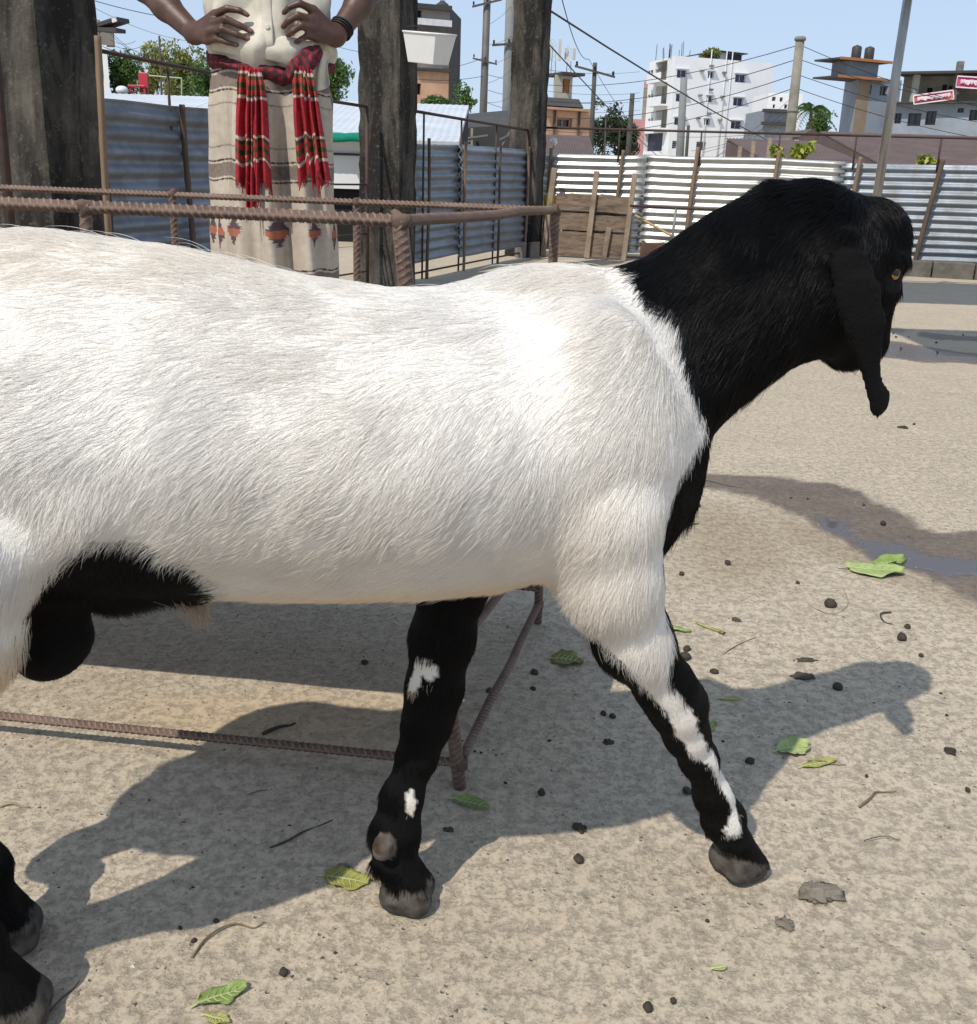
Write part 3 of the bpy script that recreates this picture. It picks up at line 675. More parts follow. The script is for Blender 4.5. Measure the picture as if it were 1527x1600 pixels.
for tip in ((-.026, -.134, 1.103), (-.016, -.140, 1.063), (-.024, -.141, 1.044), (-.056, -.133, 1.029), (.088, -.138, 1.110), (.086, -.141, 1.076), (.097, -.139, 1.056), (.116, -.129, 1.041)):
    t_ = np.array(tip)+np.array([0, -.006, .002]); mark = np.maximum(mark, np.linalg.norm((pv-t_)/np.array([.0075, .006, .0065]), axis=1) < 1)
put_color(pme, 'mark', np.repeat(mark[:, None], 3, 1)); pme.materials.append(sk)
pbody = link_mesh('body', pme, None, person)
# hair cap
mb = MB(); Bh = Body((-.09, -.11, 1.50), (.12, .14, 1.69), .0045); Bh.ball((.015, .022, 1.578), (.077, .097, .090), .01); Bh.ball((.015, -.075, 1.535), (.085, .055, .058), .01, sub=True)
hP, hT, hQ = Bh.mesh(); hme = body_mesh('hair', hP, hT, hQ, 1); link_mesh('hair', hme, surf('black_hair', (.012, .011, .010), (.03, .028, .026), 60, .6, bmp=.6), person)
# ---- cloth pieces: dense grids coloured by their own weave
def cloth_mat(name, rough=.85, fine=900):
    m, n, p = new_mat(name); a = nd(n, 'Attribute'); a.attribute_name = 'weave'; v = coords(n, rnd=False)
    f = noise(n, v, 40, 5, .6); c_ = mix(n, ramp(n, f, [(.35, 0), (.75, .22)]), a.outputs['Color'], (.10, .09, .08), 'MULTIPLY'); lk(n, c_, p.inputs['Base Color'])
    p.inputs['Roughness'].default_value = rough; p.inputs['Specular IOR Level'].default_value = .15
    w1 = nd(n, 'TexWave', wave_type='BANDS', bands_direction='Z'); w1.inputs['Scale'].default_value = fine; lk(n, v, w1.inputs['Vector'])
    bump(n, p, mix(n, .5, noise(n, v, 14, 4, .6), noise(n, v, 300, 3, .7)), .35, .006); return m
cmat = cloth_mat('woven_cloth')
def grid_cloth(name, fn, colfn, nu, nv, closed, parent, thick=.0, m=None):
    U, V = np.meshgrid(np.arange(nu)/(nu if closed else nu-1), np.arange(nv)/(nv-1), indexing='ij')
    P_ = fn(U.ravel(), V.ravel()); ii = np.arange(nu*nv).reshape(nu, nv)
    jj = np.vstack([ii, ii[:1]]) if closed else ii
    f_ = np.stack([jj[:-1, :-1], jj[1:, :-1], jj[1:, 1:], jj[:-1, 1:]], -1).reshape(-1, 4)
    me = np_mesh(name, P_, f_); put_color(me, 'weave', colfn(U.ravel(), V.ravel(), P_)); me.materials.append(m or cmat)
    o = link_mesh(name, me, None, parent)
    if thick: s_ = o.modifiers.new('t', 'SOLIDIFY'); s_.thickness = thick; s_.offset = 0
    return o
def lungi_pt(U, V):
    a = (U-.25)*2*np.pi; z = 1.005-V*.845                     # U=0 -> front
    ang = U*2*np.pi; cx, cy = -.004, .02
    rx = np.interp(V, [0, .15, .5, 1], [.156, .174, .181, .188]); ry = np.interp(V, [0, .15, .5, 1], [.118, .128, .13, .14])
    th = ang-np.pi/2
    fr = np.exp(-((((U+.5) % 1)-.5-.045)/.095)**2)              # front pleats, a little to his left
    pl = np.sin((((U+.5) % 1)-.5)*2*np.pi*13+.6*np.sin(V*5))*fr*.034*np.clip(V*3, .2, 1)+fr*.030*np.clip(V*2, .3, 1)
    fold = .006*np.sin(ang*5+V*4+1)+.005*np.sin(ang*9-V*7)*V+vnoise(np.c_[np.cos(ang)*3, np.sin(ang)*3, V*9], 71)*.006
    r_ = pl+fold*np.clip(V*3+.2, 0, 1)
    return np.c_[cx+(rx+r_)*np.cos(th), cy+(ry+r_)*np.sin(th), z+.012*vnoise(np.c_[ang*2, V*3, V*0], 72)]
def lungi_col(U, V, P_):
    z = P_[:, 2]; n_ = len(z); x_ = (((U+.5) % 1)-.5)
    c_ = np.tile([[.47, .405, .33]], (n_, 1))*(1+.05*vnoise(np.c_[U*160, V*2, V*0], 73)+.04*vnoise(np.c_[U*6, V*90, V*0], 74))[:, None]
    zz = z+.004*np.sin(U*40)
    for zc in (.945, .712, .42):
        band = np.abs(zz-zc) < .020; c_[band] = np.array([.205, .16, .135])*(1+.2*vnoise(np.c_[U[band]*200, V[band]*200, V[band]*0], 75))[:, None]
        for e_ in (-.026, .026): c_[np.abs(zz-zc-e_) < .0021] = (.035, .028, .026)
        for e_ in (-.0205, .0205): c_[np.abs(zz-zc-e_) < .0015] = (.55, .48, .40)
    for zc in (.885, .775): c_[np.abs(zz-zc) < .0016] = (.20, .17, .15)
    for xc in (-.135, -.075, .035, .118, .2, -.2, .3, -.3, .4, -.4):              # stepped motifs near the hem
        dx = np.abs(x_-xc+.0006*np.sign(np.sin(z*900))*(1+(z*40 % 3)))/.026; st_ = np.floor(dx*4)/4
        inm = (dx < 1) & (np.abs(z-.545-.008*np.sin(xc*60)) < .036*(1-st_)**1.4+.005)
        c_[inm] = np.where((np.abs(z[inm]-.545) < .011)[:, None], np.array([[.34, .12, .07]]), np.array([[.095, .065, .075]]))
    cb = (np.abs(x_+.09) < .012) & (z < .93); c_[cb] *= .86
    return np.clip(c_, 0, 1)
lungi = grid_cloth('lungi', lungi_pt, lungi_col, 460, 300, True, person)
# shirt: torso tube, hem knotted up, short sleeves
def shirt_pt(U, V):
    ang = U*2*np.pi; th = ang-np.pi/2; z = 1.40-V*.40
    x_ = (((U+.5) % 1)-.5)
    rx = np.interp(V, [0, .15, .5, .8, 1], [.10, .172, .172, .168, .158]); ry = np.interp(V, [0, .15, .5, .8, 1], [.075, .118, .130, .132, .122])
    pull = np.exp(-((x_-.05)/.05)**2)*np.clip((V-.55)/.4, 0, 1)           # gathered above the knot
    fo = .013*np.abs(np.sin(ang*4+V*6+.8*vnoise(np.c_[ang*2, V*5, V*0], 84)))*V+.010*np.sin(ang*7+V*9)*V+.012*np.sin((ang*3)+V*16)*np.clip(V-.5, 0, 1)*1.5+vnoise(np.c_[np.cos(ang)*4, np.sin(ang)*4, V*8], 81)*.013
    fo += .014*np.sin((x_-.05)*90)*np.exp(-((x_-.05)/.10)**2)*np.clip((V-.5)*2, 0, 1)
    bul = .020*np.exp(-((V-.90)/.07)**2)
    dz = -.035*np.exp(-((x_-.03)/.10)**2)*np.clip((V-.8)/.2, 0, 1)+.012*np.sin(x_*40)*np.clip((V-.85)/.15, 0, 1)
    return np.c_[.000+(rx*.95+fo*.7+bul)*np.cos(th), .02+(ry+fo*.7+bul)*np.sin(th)-pull*.004, z+dz]
CREAM = np.array([[.60, .56, .47]])
def cream_col(U, V, P_):
    c_ = np.repeat(CREAM, len(U), 0)*(1+.04*vnoise(np.c_[U*30, V*9, V*0], 82))[:, None]; return c_
shirt = grid_cloth('shirt', shirt_pt, cream_col, 220, 110, True, person, .002)
def placket(U, V):
    z = 1.40-V*.385; vv_ = (1.40-z)/.40; base = shirt_pt(np.zeros_like(V)+.008+V*.018, vv_)
    return base+np.c_[(U-.5)*.026, -.0035-np.sin(U*np.pi)*.002, V*0]
grid_cloth('placket', placket, cream_col, 7, 60, False, shirt, .0015)
btn = surf('pearl_button', (.66, .63, .56), None, 30, .3, bmp=0)
for vb in (.20, .42, .64, .84):
    c_ = placket(np.array([.5]), np.array([vb]))[0]; mb = MB(); mb.lathe([(.0001, 0), (.0058, 0), (.0062, .0012), (.005, .0022), (.003, .0015), (.0001, .0015)], 14)
    o = mb.build('button', btn, shirt, True); o.location = c_+np.array([0, -.003, 0]); o.rotation_euler = (R(90), 0, 0)
for el, sh in ((el_r, sh_r), (el_l, sh_l)):
    e_, s_ = np.array(el), np.array(sh); a0 = s_+(s_-e_)*.12; a1 = s_+(e_-s_)*1.02
    def slv(U, V, a0=a0, a1=a1):
        t_ = (a1-a0)/np.linalg.norm(a1-a0); n1 = np.cross(t_, [0, 1, 0]); n1 /= np.linalg.norm(n1); n2 = np.cross(t_, n1)
        r_ = np.interp(V, [0, .3, 1], [.075, .078, .072])*(1+.07*np.sin(U*2*np.pi*4+V*7)+.05*vnoise(np.c_[np.cos(U*6.28)*2, np.sin(U*6.28)*2, V*6], 83))
        return a0+(a1-a0)*V[:, None]+r_[:, None]*(np.cos(U*2*np.pi)[:, None]*n1+np.sin(U*2*np.pi)[:, None]*n2)
    grid_cloth('sleeve', slv, cream_col, 48, 30, True, shirt, .002)
def flap(U, V):   # loose shirt tail on his left hip, cream front flap over the scarf
    return np.c_[.120+U*.050-.012*V+.016*U*V*V, -.105+.055*U+.010*np.sin(U*14+V*3)+.006*np.sin(V*9), 1.03-V*.105*(1-.55*np.abs(U-.55)**1.3)]
grid_cloth('shirt_tail', flap, cream_col, 20, 26, False, shirt, .002)
def flap2(U, V):
    x_ = -.135+U*.275
    hemz = np.interp(x_, [-.135, -.06, 0, .06, .09, .14], [1.020, 1.004, 1.000, .990, .975, 1.02])
    z = hemz+(1.055-hemz)*(1-V)
    y_ = -np.sqrt(np.clip(1-((x_-.015)/.19)**2, .05, 1))*.135-.006-.014*np.sin(V*np.pi)-.006*np.abs(np.sin(x_*38+V*4+1.5*vnoise(np.c_[x_*12, V*2, V*0], 85)))
    return np.c_[x_, y_+.02, z]
grid_cloth('shirt_hem', flap2, cream_col, 70, 22, False, shirt, .003)
# red checked scarf: belt and two hanging ends
def gam_col(U, V, P_, L=.36, base=(.34, .028, .035)):
    n_ = len(U); d_ = V*L; c_ = np.tile([base], (n_, 1))*(1+.25*vnoise(np.c_[U*20, V*60, V*0], 91))[:, None]
    return c_
def tail_col(L):
    def f_(U, V, P_):
        c_ = gam_col(U, V, P_); d_ = V*L
        for a0, a1 in ((.015, .075), (.175, .235)):
            m_ = (d_ > a0) & (d_ < a1); k_ = ((d_-a0)/.013).astype(int) % 2 == 0
            stripe = (np.floor(U*16).astype(int) % 3 == 0)
            c_[m_ & k_] = np.where(stripe[m_ & k_][:, None], np.array([[.30, .05, .03]]), np.array([[.022, .075, .035]]))
            c_[m_ & ~k_] = np.array([[.36, .05, .04]])
            for e_ in (a0, a1): c_[np.abs(d_-e_) < .0038] = (.55, .42, .38)
        return np.clip(c_, 0, 1)
    return f_
def belt_pt(U, V):
    ang = U*2*np.pi; th = ang-np.pi/2; x_ = (((U+.5) % 1)-.5)
    zc = np.interp(np.abs(x_-.06), [0, .10, .25, .5], [.958, .976, 1.006, 1.01]); w_ = .019+.006*np.sin(ang*4)+.004*vnoise(np.c_[np.cos(ang)*5, np.sin(ang)*5, ang*0], 92)
    ph = V*2*np.pi+U*9
    rr_ = 1+.12*np.sin(ph*3+U*30)
    return np.c_[-.002+(.158+.019*np.cos(ph)*rr_)*np.cos(th), .02+(.130+.018*np.cos(ph)*rr_)*np.sin(th), zc+w_*np.sin(ph)*rr_]
def belt_col(U, V, P_):
    a_ = (np.floor(U*90).astype(int) % 2 == 0); b_ = (np.floor(V*14+U*10).astype(int) % 2 == 0)
    c_ = np.where((a_ & b_)[:, None], np.array([[.30, .03, .045]]), np.array([[.075, .030, .034]])); return c_*(1+.2*vnoise(np.c_[U*90, V*20, V*0], 93))[:, None]
scarf = grid_cloth('waist_scarf', belt_pt, belt_col, 260, 36, True, person)
def knot_pt(U, V):
    ph = V*2*np.pi; t_ = U
    c_ = np.c_[.075+.085*t_, -.130+.03*t_*t_+.0*t_, .955+.075*t_]; r_ = .024*np.sin(np.pi*np.clip(t_*.8+.12, 0, 1))+.004*np.sin(ph*4+t_*9)
    return c_+np.c_[-r_*np.cos(ph)*.6, -r_*np.sin(ph)*.8, r_*np.cos(ph)]
grid_cloth('knot', knot_pt, belt_col, 40, 32, False, scarf)
def make_tail(x0, x1, z0, zlen, sway, seed, yo):
    def f_(U, V):
        w_ = np.interp(V, [0, .15, .6, 1], [.5, .8, 1.0, 1.12]); xc = (x0+x1)/2+sway*V
        fold = (np.sin(U*np.pi*5+seed+V*1.3)*.012+vnoise(np.c_[U*3+seed, V*4, V*0], 96)*.008)*np.clip(V*4, .3, 1)+.004*np.sin(V*9+seed)
        fringe = .030*vnoise(np.c_[U*5+seed, V*0, V*0], 94)*V+.006*vnoise(np.c_[U*40+seed, V*0, V*0], 95)*(V > .97)
        return np.c_[xc+(U-.5)*(x1-x0)*w_, yo-.018*np.sin(V*1.6)+fold, z0-V*(zlen+fringe)]
    o = grid_cloth('scarf_end', f_, tail_col(zlen), 60, 130, False, scarf, .0016)
    mb = MB()
    for k in range(46):                                                   # fringe threads
        u_ = (k+.5)/46+rng.normal(0, .004); p0 = f_(np.array([u_]), np.array([1.0]))[0]; l_ = rng.uniform(.008, .020)
        mb.tube([p0, p0+[rng.normal(0, .003), rng.normal(0, .002), -l_]], .0009, 4)
    mb.build('fringe', surf('red_thread', (.30, .03, .04), (.20, .03, .03), 40, .9, bmp=0), scarf); return o
make_tail(-.066, -.006, .978, .280, -.002, .4, -.138); make_tail(-.036, .022, .972, .300, .006, 4.0, -.146); make_tail(-.030, .002, .970, .350, -.006, 2.2, -.154)
make_tail(.078, .134, .982, .275, .026, 1.3, -.142); make_tail(.108, .150, .975, .290, .034, 3.1, -.134)
# dark cords round his left wrist
for q_ in (0, .008, .016):
    c0 = np.array((.190, -.048, 1.068)); d_ = np.array(el_l)-c0; d_ /= np.linalg.norm(d_); cc = c0+d_*(.022+q_)
    n1 = np.cross(d_, [0, 0, 1.0]); n1 /= np.linalg.norm(n1); n2 = np.cross(d_, n1)
    a_ = np.linspace(0, 2*np.pi, 25); mb = MB(); mb.tube([cc+.0315*(np.cos(t)*n1+np.sin(t)*n2) for t in a_], .0028, 6, False); mb.build('wrist_cord', surf('black_cord', (.012, .012, .014), None, 30, .6, bmp=0), person, True)
# ================================================================ pillars, fences and things of the yard
ROW = np.array([.357, .934, 0]); ROWN = np.array([.934, -.357, 0])     # direction of the pillar row, and its right-hand normal
def row_pt(Y): return np.array([.28-(8.71-Y)*.382, Y, 0])
def pillar_mat():
    m, n, p = new_mat('blackened_concrete'); v = coords(n)
    f = noise(n, v, 7, 6, .7, .5); g = noise(n, v, 46, 6, .75); k = noise(n, coords(n, scale=(3, 3, .7)), 2.2, 5, .65, .4)
    c = mix(n, ramp(n, f, [(.32, 0), (.68, 1)]), (.058, .052, .045), (.130, .116, .097)); c = mix(n, ramp(n, k, [(.38, 0), (.56, .9)]), c, (.014, .0135, .013))
    c = mix(n, ramp(n, g, [(.56, 0), (.70, .6)]), c, (.20, .18, .15)); lk(n, c, p.inputs['Base Color']); p.inputs['Roughness'].default_value = .95; p.inputs['Specular IOR Level'].default_value = .15
    bump(n, p, mix(n, .5, g, f), .7, .015); return m
pm = pillar_mat()
ang_row = math.atan2(ROW[1], ROW[0])
def pillar(center, w_along, w_front, h, label, seed):
    """rough cast column with chipped edges; local x along the row"""
    nz = 90; nx = 14; v = []; f = []
    per = [(-1+2*i/nx, -1) for i in range(nx)]+[(1, -1+2*i/nx) for i in range(nx)]+[(1-2*i/nx, 1) for i in range(nx)]+[(-1, 1-2*i/nx) for i in range(nx)]
    per = np.array(per); k = len(per); zz = np.linspace(-.05, h, nz)
    V = np.zeros((nz, k, 3)); V[..., 0] = per[None, :, 0]*w_along/2; V[..., 1] = per[None, :, 1]*w_front/2; V[..., 2] = zz[:, None]
    cor = np.clip((np.abs(per[:, 0])*np.abs(per[:, 1])-.72)/.28, 0, 1)[None, :]
    fl_ = V.reshape(-1, 3); nn = (vnoise(fl_*9+seed, 101)*.003+vnoise(fl_*31+seed, 102)*.0025).reshape(nz, k)
    ch = np.clip(vnoise(np.c_[fl_[:, :2]*3+seed, fl_[:, 2]*11], 103), 0, 1).reshape(nz, k)*.018*cor
    sc_ = 1+(nn-ch-.004*cor)/ (min(w_along, w_front)/2)
    V[..., 0] *= sc_; V[..., 1] *= sc_
    fs = [(i*k+j, i*k+(j+1) % k, (i+1)*k+(j+1) % k, (i+1)*k+j) for i in range(nz-1) for j in range(k)]+[tuple((nz-1)*k+j for j in range(k))]
    me_ = np_mesh('concrete_pillar', V.reshape(-1, 3), fs); me_.set_sharp_from_angle(angle=R(40)); o = link_mesh('concrete_pillar', me_, pm); o.location = center; o.rotation_euler = (0, 0, ang_row)
    return tag(o, label, 'pillar')
PL = [row_pt(3.62)+[.075, 0, 0], row_pt(6.2)+[.012, 0, 0], row_pt(8.72)+[-.045, 0, 0]]
pil = [pillar(PL[0], .29, .29, 3.6, 'dark weathered concrete pillar beside the bamboo post left of the person', 1),
       pillar(PL[1], .24, .28, 3.6, 'weathered concrete pillar with the white basket hung on it', 5),
       pillar(PL[2], .24, .26, 3.6, 'weathered concrete pillar standing beside the wooden plank panel', 9)]
# ---- tin
def tin_mat(name, base, dirtc, rough, damt, metal=.85):
    m, n, p = new_mat(name); v = coords(n); sv = coords(n, scale=(1.2, 1, 6))
    f = noise(n, sv, 3, 5, .6, .2); g = noise(n, v, 5, 6, .7, .6); k = noise(n, v, 45, 4, .7)
    c = mix(n, ramp(n, f, [(.3, 0), (.7, 1)]), base, tuple(x*.8 for x in base)); d = ramp(n, g, [(.42, 0), (.72, damt)])
    c = mix(n, d, c, dirtc); lk(n, c, p.inputs['Base Color'])
    me_ = nd(n, 'Math', operation='MULTIPLY_ADD'); me_.inputs[1].default_value = -metal*.8; me_.inputs[2].default_value = metal; lk(n, d, me_.inputs[0]); lk(n, me_.outputs[0], p.inputs['Metallic'])
    rr = nd(n, 'Math', operation='MULTIPLY_ADD'); rr.inputs[1].default_value = .3; rr.inputs[2].default_value = rough; lk(n, k, rr.inputs[0]); lk(n, rr.outputs[0], p.inputs['Roughness'])
    bump(n, p, g, .12, .01); return m
TIN_NEW = tin_mat('galvanised_tin', (.60, .61, .60), (.33, .30, .26), .28, .55); TIN_OLD = tin_mat('dull_blue_grey_tin', (.33, .37, .42), (.15, .14, .12), .36, .8, .7); TIN_DARK = tin_mat('grimy_tin', (.26, .29, .34), (.10, .09, .08), .38, .85, .6)
TIN_WHITE = tin_mat('pale_tin_roof', (.62, .66, .70), (.45, .46, .46), .45, .5, .3); TIN_BROWN = surf('brown_painted_tin', (.115, .075, .068), (.085, .058, .052), 5, .6, .1, .1, (.16, .12, .10), 2, .6)
def tin_sheet(parent, a, b, z0, z1, pitch, amp, m, seed, wave=.012, name='tin_sheet', ragged=.006):
    """sheet standing between ground points a and b with its ribs running level"""
    a = np.array(a, float); b = np.array(b, float); L = np.linalg.norm((b-a)[:2]); t = (b-a)/L; nrm_ = np.array([t[1], -t[0], 0])
    nl = max(6, int(L/.09)); nh = int((z1-z0)/pitch*9)
    U, H_ = np.meshgrid(np.linspace(0, 1, nl+1), np.linspace(0, 1, nh+1), indexing='ij'); u, h = U.ravel(), H_.ravel()
    off = amp*np.sin(2*np.pi*h*(z1-z0)/pitch)+wave*vnoise(np.c_[u*L*1.6, h*2, h*0+seed], 110)+.004*vnoise(np.c_[u*L*6, h*9, h*0+seed], 111)
    dz = ragged*vnoise(np.c_[u*L*3, h*0, h*0+seed], 112)*np.abs(2*h-1)+.012*vnoise(np.c_[u*L*.8, h*0+2, h*0+seed], 113)
    P_ = a+t*(u*L)[:, None]+nrm_*off[:, None]+np.c_[u*0, u*0, z0+h*(z1-z0)+dz]
    ii = np.arange((nl+1)*(nh+1)).reshape(nl+1, nh+1); f_ = np.stack([ii[:-1, :-1], ii[1:, :-1], ii[1:, 1:], ii[:-1, 1:]], -1).reshape(-1, 4)
    org = np.array(parent.location) if parent is not None else 0
    o = link_mesh(name, np_mesh(name, P_-org, f_), m, parent)
    s_ = o.modifiers.new('t', 'SOLIDIFY'); s_.thickness = .0015; return o
BAM = surf('weathered_bamboo', (.25, .175, .11), (.16, .11, .068), 14, .7, 0, .2, (.10, .07, .045), 6, .6, (1, 1, .25)); BAM_D = surf('dark_bamboo', (.14, .095, .065), (.08, .055, .04), 14, .75, 0, .2, (.05, .04, .03), 6, .6, (1, 1, .25)); BAM_Y = surf('yellow_bamboo', (.42, .30, .14), (.33, .23, .11), 12, .65, 0, .15)
def bamboo(name, a, b, r, m, parent, nodes=.22):
    a = np.array(a, float); b = np.array(b, float); L = np.linalg.norm(b-a); pts = []; rr = []
    d_ = 0; k = max(6, int(L/.02)); ts = np.linspace(0, 1, k)
    ph = rng.random()
    for t in ts:
        x = ((t*L/nodes+ph) % 1); e = min(x, 1-x)*nodes
        pts.append(a+(b-a)*t+np.array([1, 1, 0])*.004*math.sin(t*5+ph*6)); rr.append(r*(1+.16*math.exp(-(e/.012)**2)-.06*t))
    org = np.array(parent.location) if parent is not None else 0
    mb = MB(); mb.tube(np.array(pts)-org, rr, 9); return mb.build(name, m, parent, True)
PIPE = surf('rusted_pipe', (.085, .050, .042), (.050, .034, .030), 30, .7, .3, .2); PIPE_G = surf('grey_pipe', (.22, .23, .24), (.15, .15, .16), 30, .5, .5, .1)
def pipe(name, pts, r, m, parent, n_=7):
    org = np.array(parent.location) if parent is not None else 0
    mb = MB(); mb.tube(np.array(pts, float)-org, r, n_); return mb.build(name, m, parent, True)
# left fence: between the near pillar and the person
fl_ = empty('tin_fence', row_pt(3.75), 0, 'grimy blue-grey corrugated tin fence behind the bamboo post and the person', 'fence')
tin_sheet(fl_, row_pt(3.75), row_pt(5.3), .17, .945, .0705, .012, TIN_DARK, 3, .02)
bamboo('post', np.array([at(166, 300, 3.5)[0], 3.5, -.02]), np.array([at(153, 90, 3.5)[0], 3.5, 1.115]), .0125, BAM, fl_)
bamboo('post', row_pt(4.42)+ROWN*.035+[0, 0, -.02], row_pt(4.40)+ROWN*.035+[0, 0, .95], .013, BAM_D, fl_)
bamboo('post', row_pt(5.28)+ROWN*.03+[0, 0, -.02], row_pt(5.28)+ROWN*.03+[0, 0, .95], .013, BAM_D, fl_)
pipe('pipe_rail', [row_pt(3.66)+[0, 0, 1.125], row_pt(5.32)+[0, 0, 1.075]], .0085, PIPE, fl_)
for Y_ in (4.36, 5.3): pipe('pipe_post', [row_pt(Y_)+[0, 0, .80], row_pt(Y_)+[0, 0, 1.10-(Y_-3.66)*.03]], .006, PIPE, fl_)
pipe('cord', smooth_line([row_pt(3.72)+[.03, -.05, 1.13], row_pt(3.72)+[.035, -.05, 1.0], row_pt(3.73)+[.02, -.05, .8]], 8), .004, surf('blue_cord', (.03, .12, .22), None, 20, .6, bmp=0), fl_)
# iron gate frame near the second pillar
ig = empty('iron_gate', row_pt(5.45), 0, 'thin dark iron bar gate standing open beside the basket pillar', 'gate')
for q_ in ((5.42, 1.08), (5.98, 1.06)): pipe('gate_post', [row_pt(q_[0])+[0, 0, 0], row_pt(q_[0])+[0, 0, q_[1]]], .011, PIPE, ig)
for z_ in (1.05, .62, .46, .34, .12, .05): pipe('gate_bar', [row_pt(5.42)+[0, 0, z_], row_pt(5.98)+[0, 0, z_-.006]], .0055 if z_ < 1 else .009, PIPE, ig)
# middle fence between second and third pillars
fm_ = empty('tin_fence', row_pt(6.35), 0, 'dented blue-grey corrugated tin fence between the basket pillar and the plank panel', 'fence')
tin_sheet(fm_, row_pt(6.34)+ROWN*-.02, row_pt(7.3)+ROWN*-.02, .115, .87, .0665, .011, TIN_OLD, 5, .016); tin_sheet(fm_, row_pt(7.26), row_pt(8.62), .09, .875, .0665, .011, TIN_OLD, 8, .016)
for Y_, r_, mm in ((6.72, .011, BAM_D), (7.3, .011, BAM), (7.95, .010, BAM_D), (8.56, .012, BAM)): bamboo('post', row_pt(Y_)+ROWN*.03+[0, 0, -.02], row_pt(Y_)+ROWN*.03+[0, 0, .90], r_, mm, fm_)
pipe('pipe_rail', [row_pt(6.3)+[0, 0, 1.06], row_pt(8.6)+[0, 0, 1.03]], .010, PIPE, fm_); pipe('pipe_rail', [row_pt(6.3)+[0, 0, .045], row_pt(8.6)+[0, 0, .04]], .007, PIPE, fm_)
for Y_ in (6.7, 7.28, 7.92): pipe('pipe_post', [row_pt(Y_)+[0, 0, 0], row_pt(Y_)+[0, 0, 1.05]], .007, PIPE, fm_)
pipe('pipe_post', [row_pt(8.6)+[0, 0, 0], row_pt(8.6)+[0, 0, 1.035]], .013, PIPE, fm_)
# right fence, across the back of the yard
RA, RB = np.array([.42, 8.86, 0]), np.array([4.9, 7.72, 0]); RT = (RB-RA)/np.linalg.norm(RB-RA); RN = np.array([RT[1], -RT[0], 0])
def right_pt(px, off=0.0):
    """point of the fence line seen at pixel column px"""
    d_ = ray(px, 330); k_ = (d_[0], d_[1]); den = k_[0]*RT[1]-k_[1]*RT[0]; t_ = (RA[0]*RT[1]-RA[1]*RT[0])/den
    return np.array([k_[0]*t_, k_[1]*t_, 0])+RN*off
fr_ = empty('tin_fence', RA, 0, 'bright galvanised corrugated tin fence with bamboo posts across the back of the yard', 'fence')
seams = [(846, 1005, TIN_NEW, 1, .865), (1000, 1312, TIN_NEW, 2, .860)]
for a_, b_, mm, sd_, zt in seams: tin_sheet(fr_, right_pt(a_, -.004*sd_), right_pt(b_, -.004*sd_), .06, zt, .0635, .0105, mm, 20+sd_, .012)
for px_, lean, mm, zt, zb_, r_ in ((858, 0, BAM, .90, 0, .016), (967, .01, BAM, .90, .30, .014), (1080, .012, BAM, .94, .0, .018), (1205, .015, BAM, .93, 0, .017), (1328, .03, BAM, .90, 0, .018)):
    bamboo('post', right_pt(px_-6, .03)+[0, 0, zb_-.02], right_pt(px_, .03)+[lean, 0, zt], r_, mm, fr_)
pipe('pipe_rail', [right_pt(846)+[0, -.02, 1.065], right_pt(1312)+[0, -.02, 1.06]], .0095, PIPE, fr_)
for px_ in (960, 1085, 1205, 1322): pipe('pipe_post', [right_pt(px_)+[0, -.02, .8], right_pt(px_)+[0, -.02, 1.06]], .007, PIPE, fr_)
fq = empty('tin_fence', right_pt(1312), 0, 'dull blue-grey corrugated tin fence standing on the low block wall', 'fence')
tin_sheet(fq, right_pt(1306, -.03), right_pt(1640, .0), .115, .865, .0635, .0105, TIN_OLD, 31, .02)
bamboo('post', right_pt(1440, .05)+[0, 0, .10], right_pt(1459, .05)+[0, 0, .90], .020, BAM_D, fq); bamboo('post', right_pt(1590, .05)+[0, 0, .10], right_pt(1592, .05)+[0, 0, .92], .018, BAM_D, fq)
pipe('pipe_rail', [right_pt(1312)+[0, -.02, 1.06], right_pt(1640)+[0, -.02, 1.06]], .0095, PIPE, fq)
for px_ in (1452, 1560): pipe('pipe_post', [right_pt(px_)+[0, -.02, .8], right_pt(px_)+[0, -.02, 1.06]], .008, PIPE, fq)
lw = empty('low_block_wall', right_pt(1390, .06), 0, 'low mossy concrete block wall under the dull tin fence', 'wall')
bm_ = surf('mossy_block', (.17, .16, .13), (.10, .095, .08), 12, .95, 0, .5, (.055, .05, .04), 4, .8, bdist=.01)
wl0, wl1 = right_pt(1320, .07), right_pt(1640, .07); wd_ = (wl1-wl0); wL = np.linalg.norm(wd_); wd_ /= wL; k_ = 0; d0 = 0
while d0 < wL:
    l_ = .34+rng.uniform(-.03, .03); mb = MB(); c_ = wl0+wd_*(d0+l_/2)+np.array([0, 0, .058+rng.uniform(-.004, .004)])
    mb.bar(c_-wd_*(l_/2-.006)-np.array(lw.location), c_+wd_*(l_/2-.006)-np.array(lw.location), .13, .135+rng.uniform(-.008, .008)); mb.build('block', bm_, lw, bevel=.006); d0 += l_
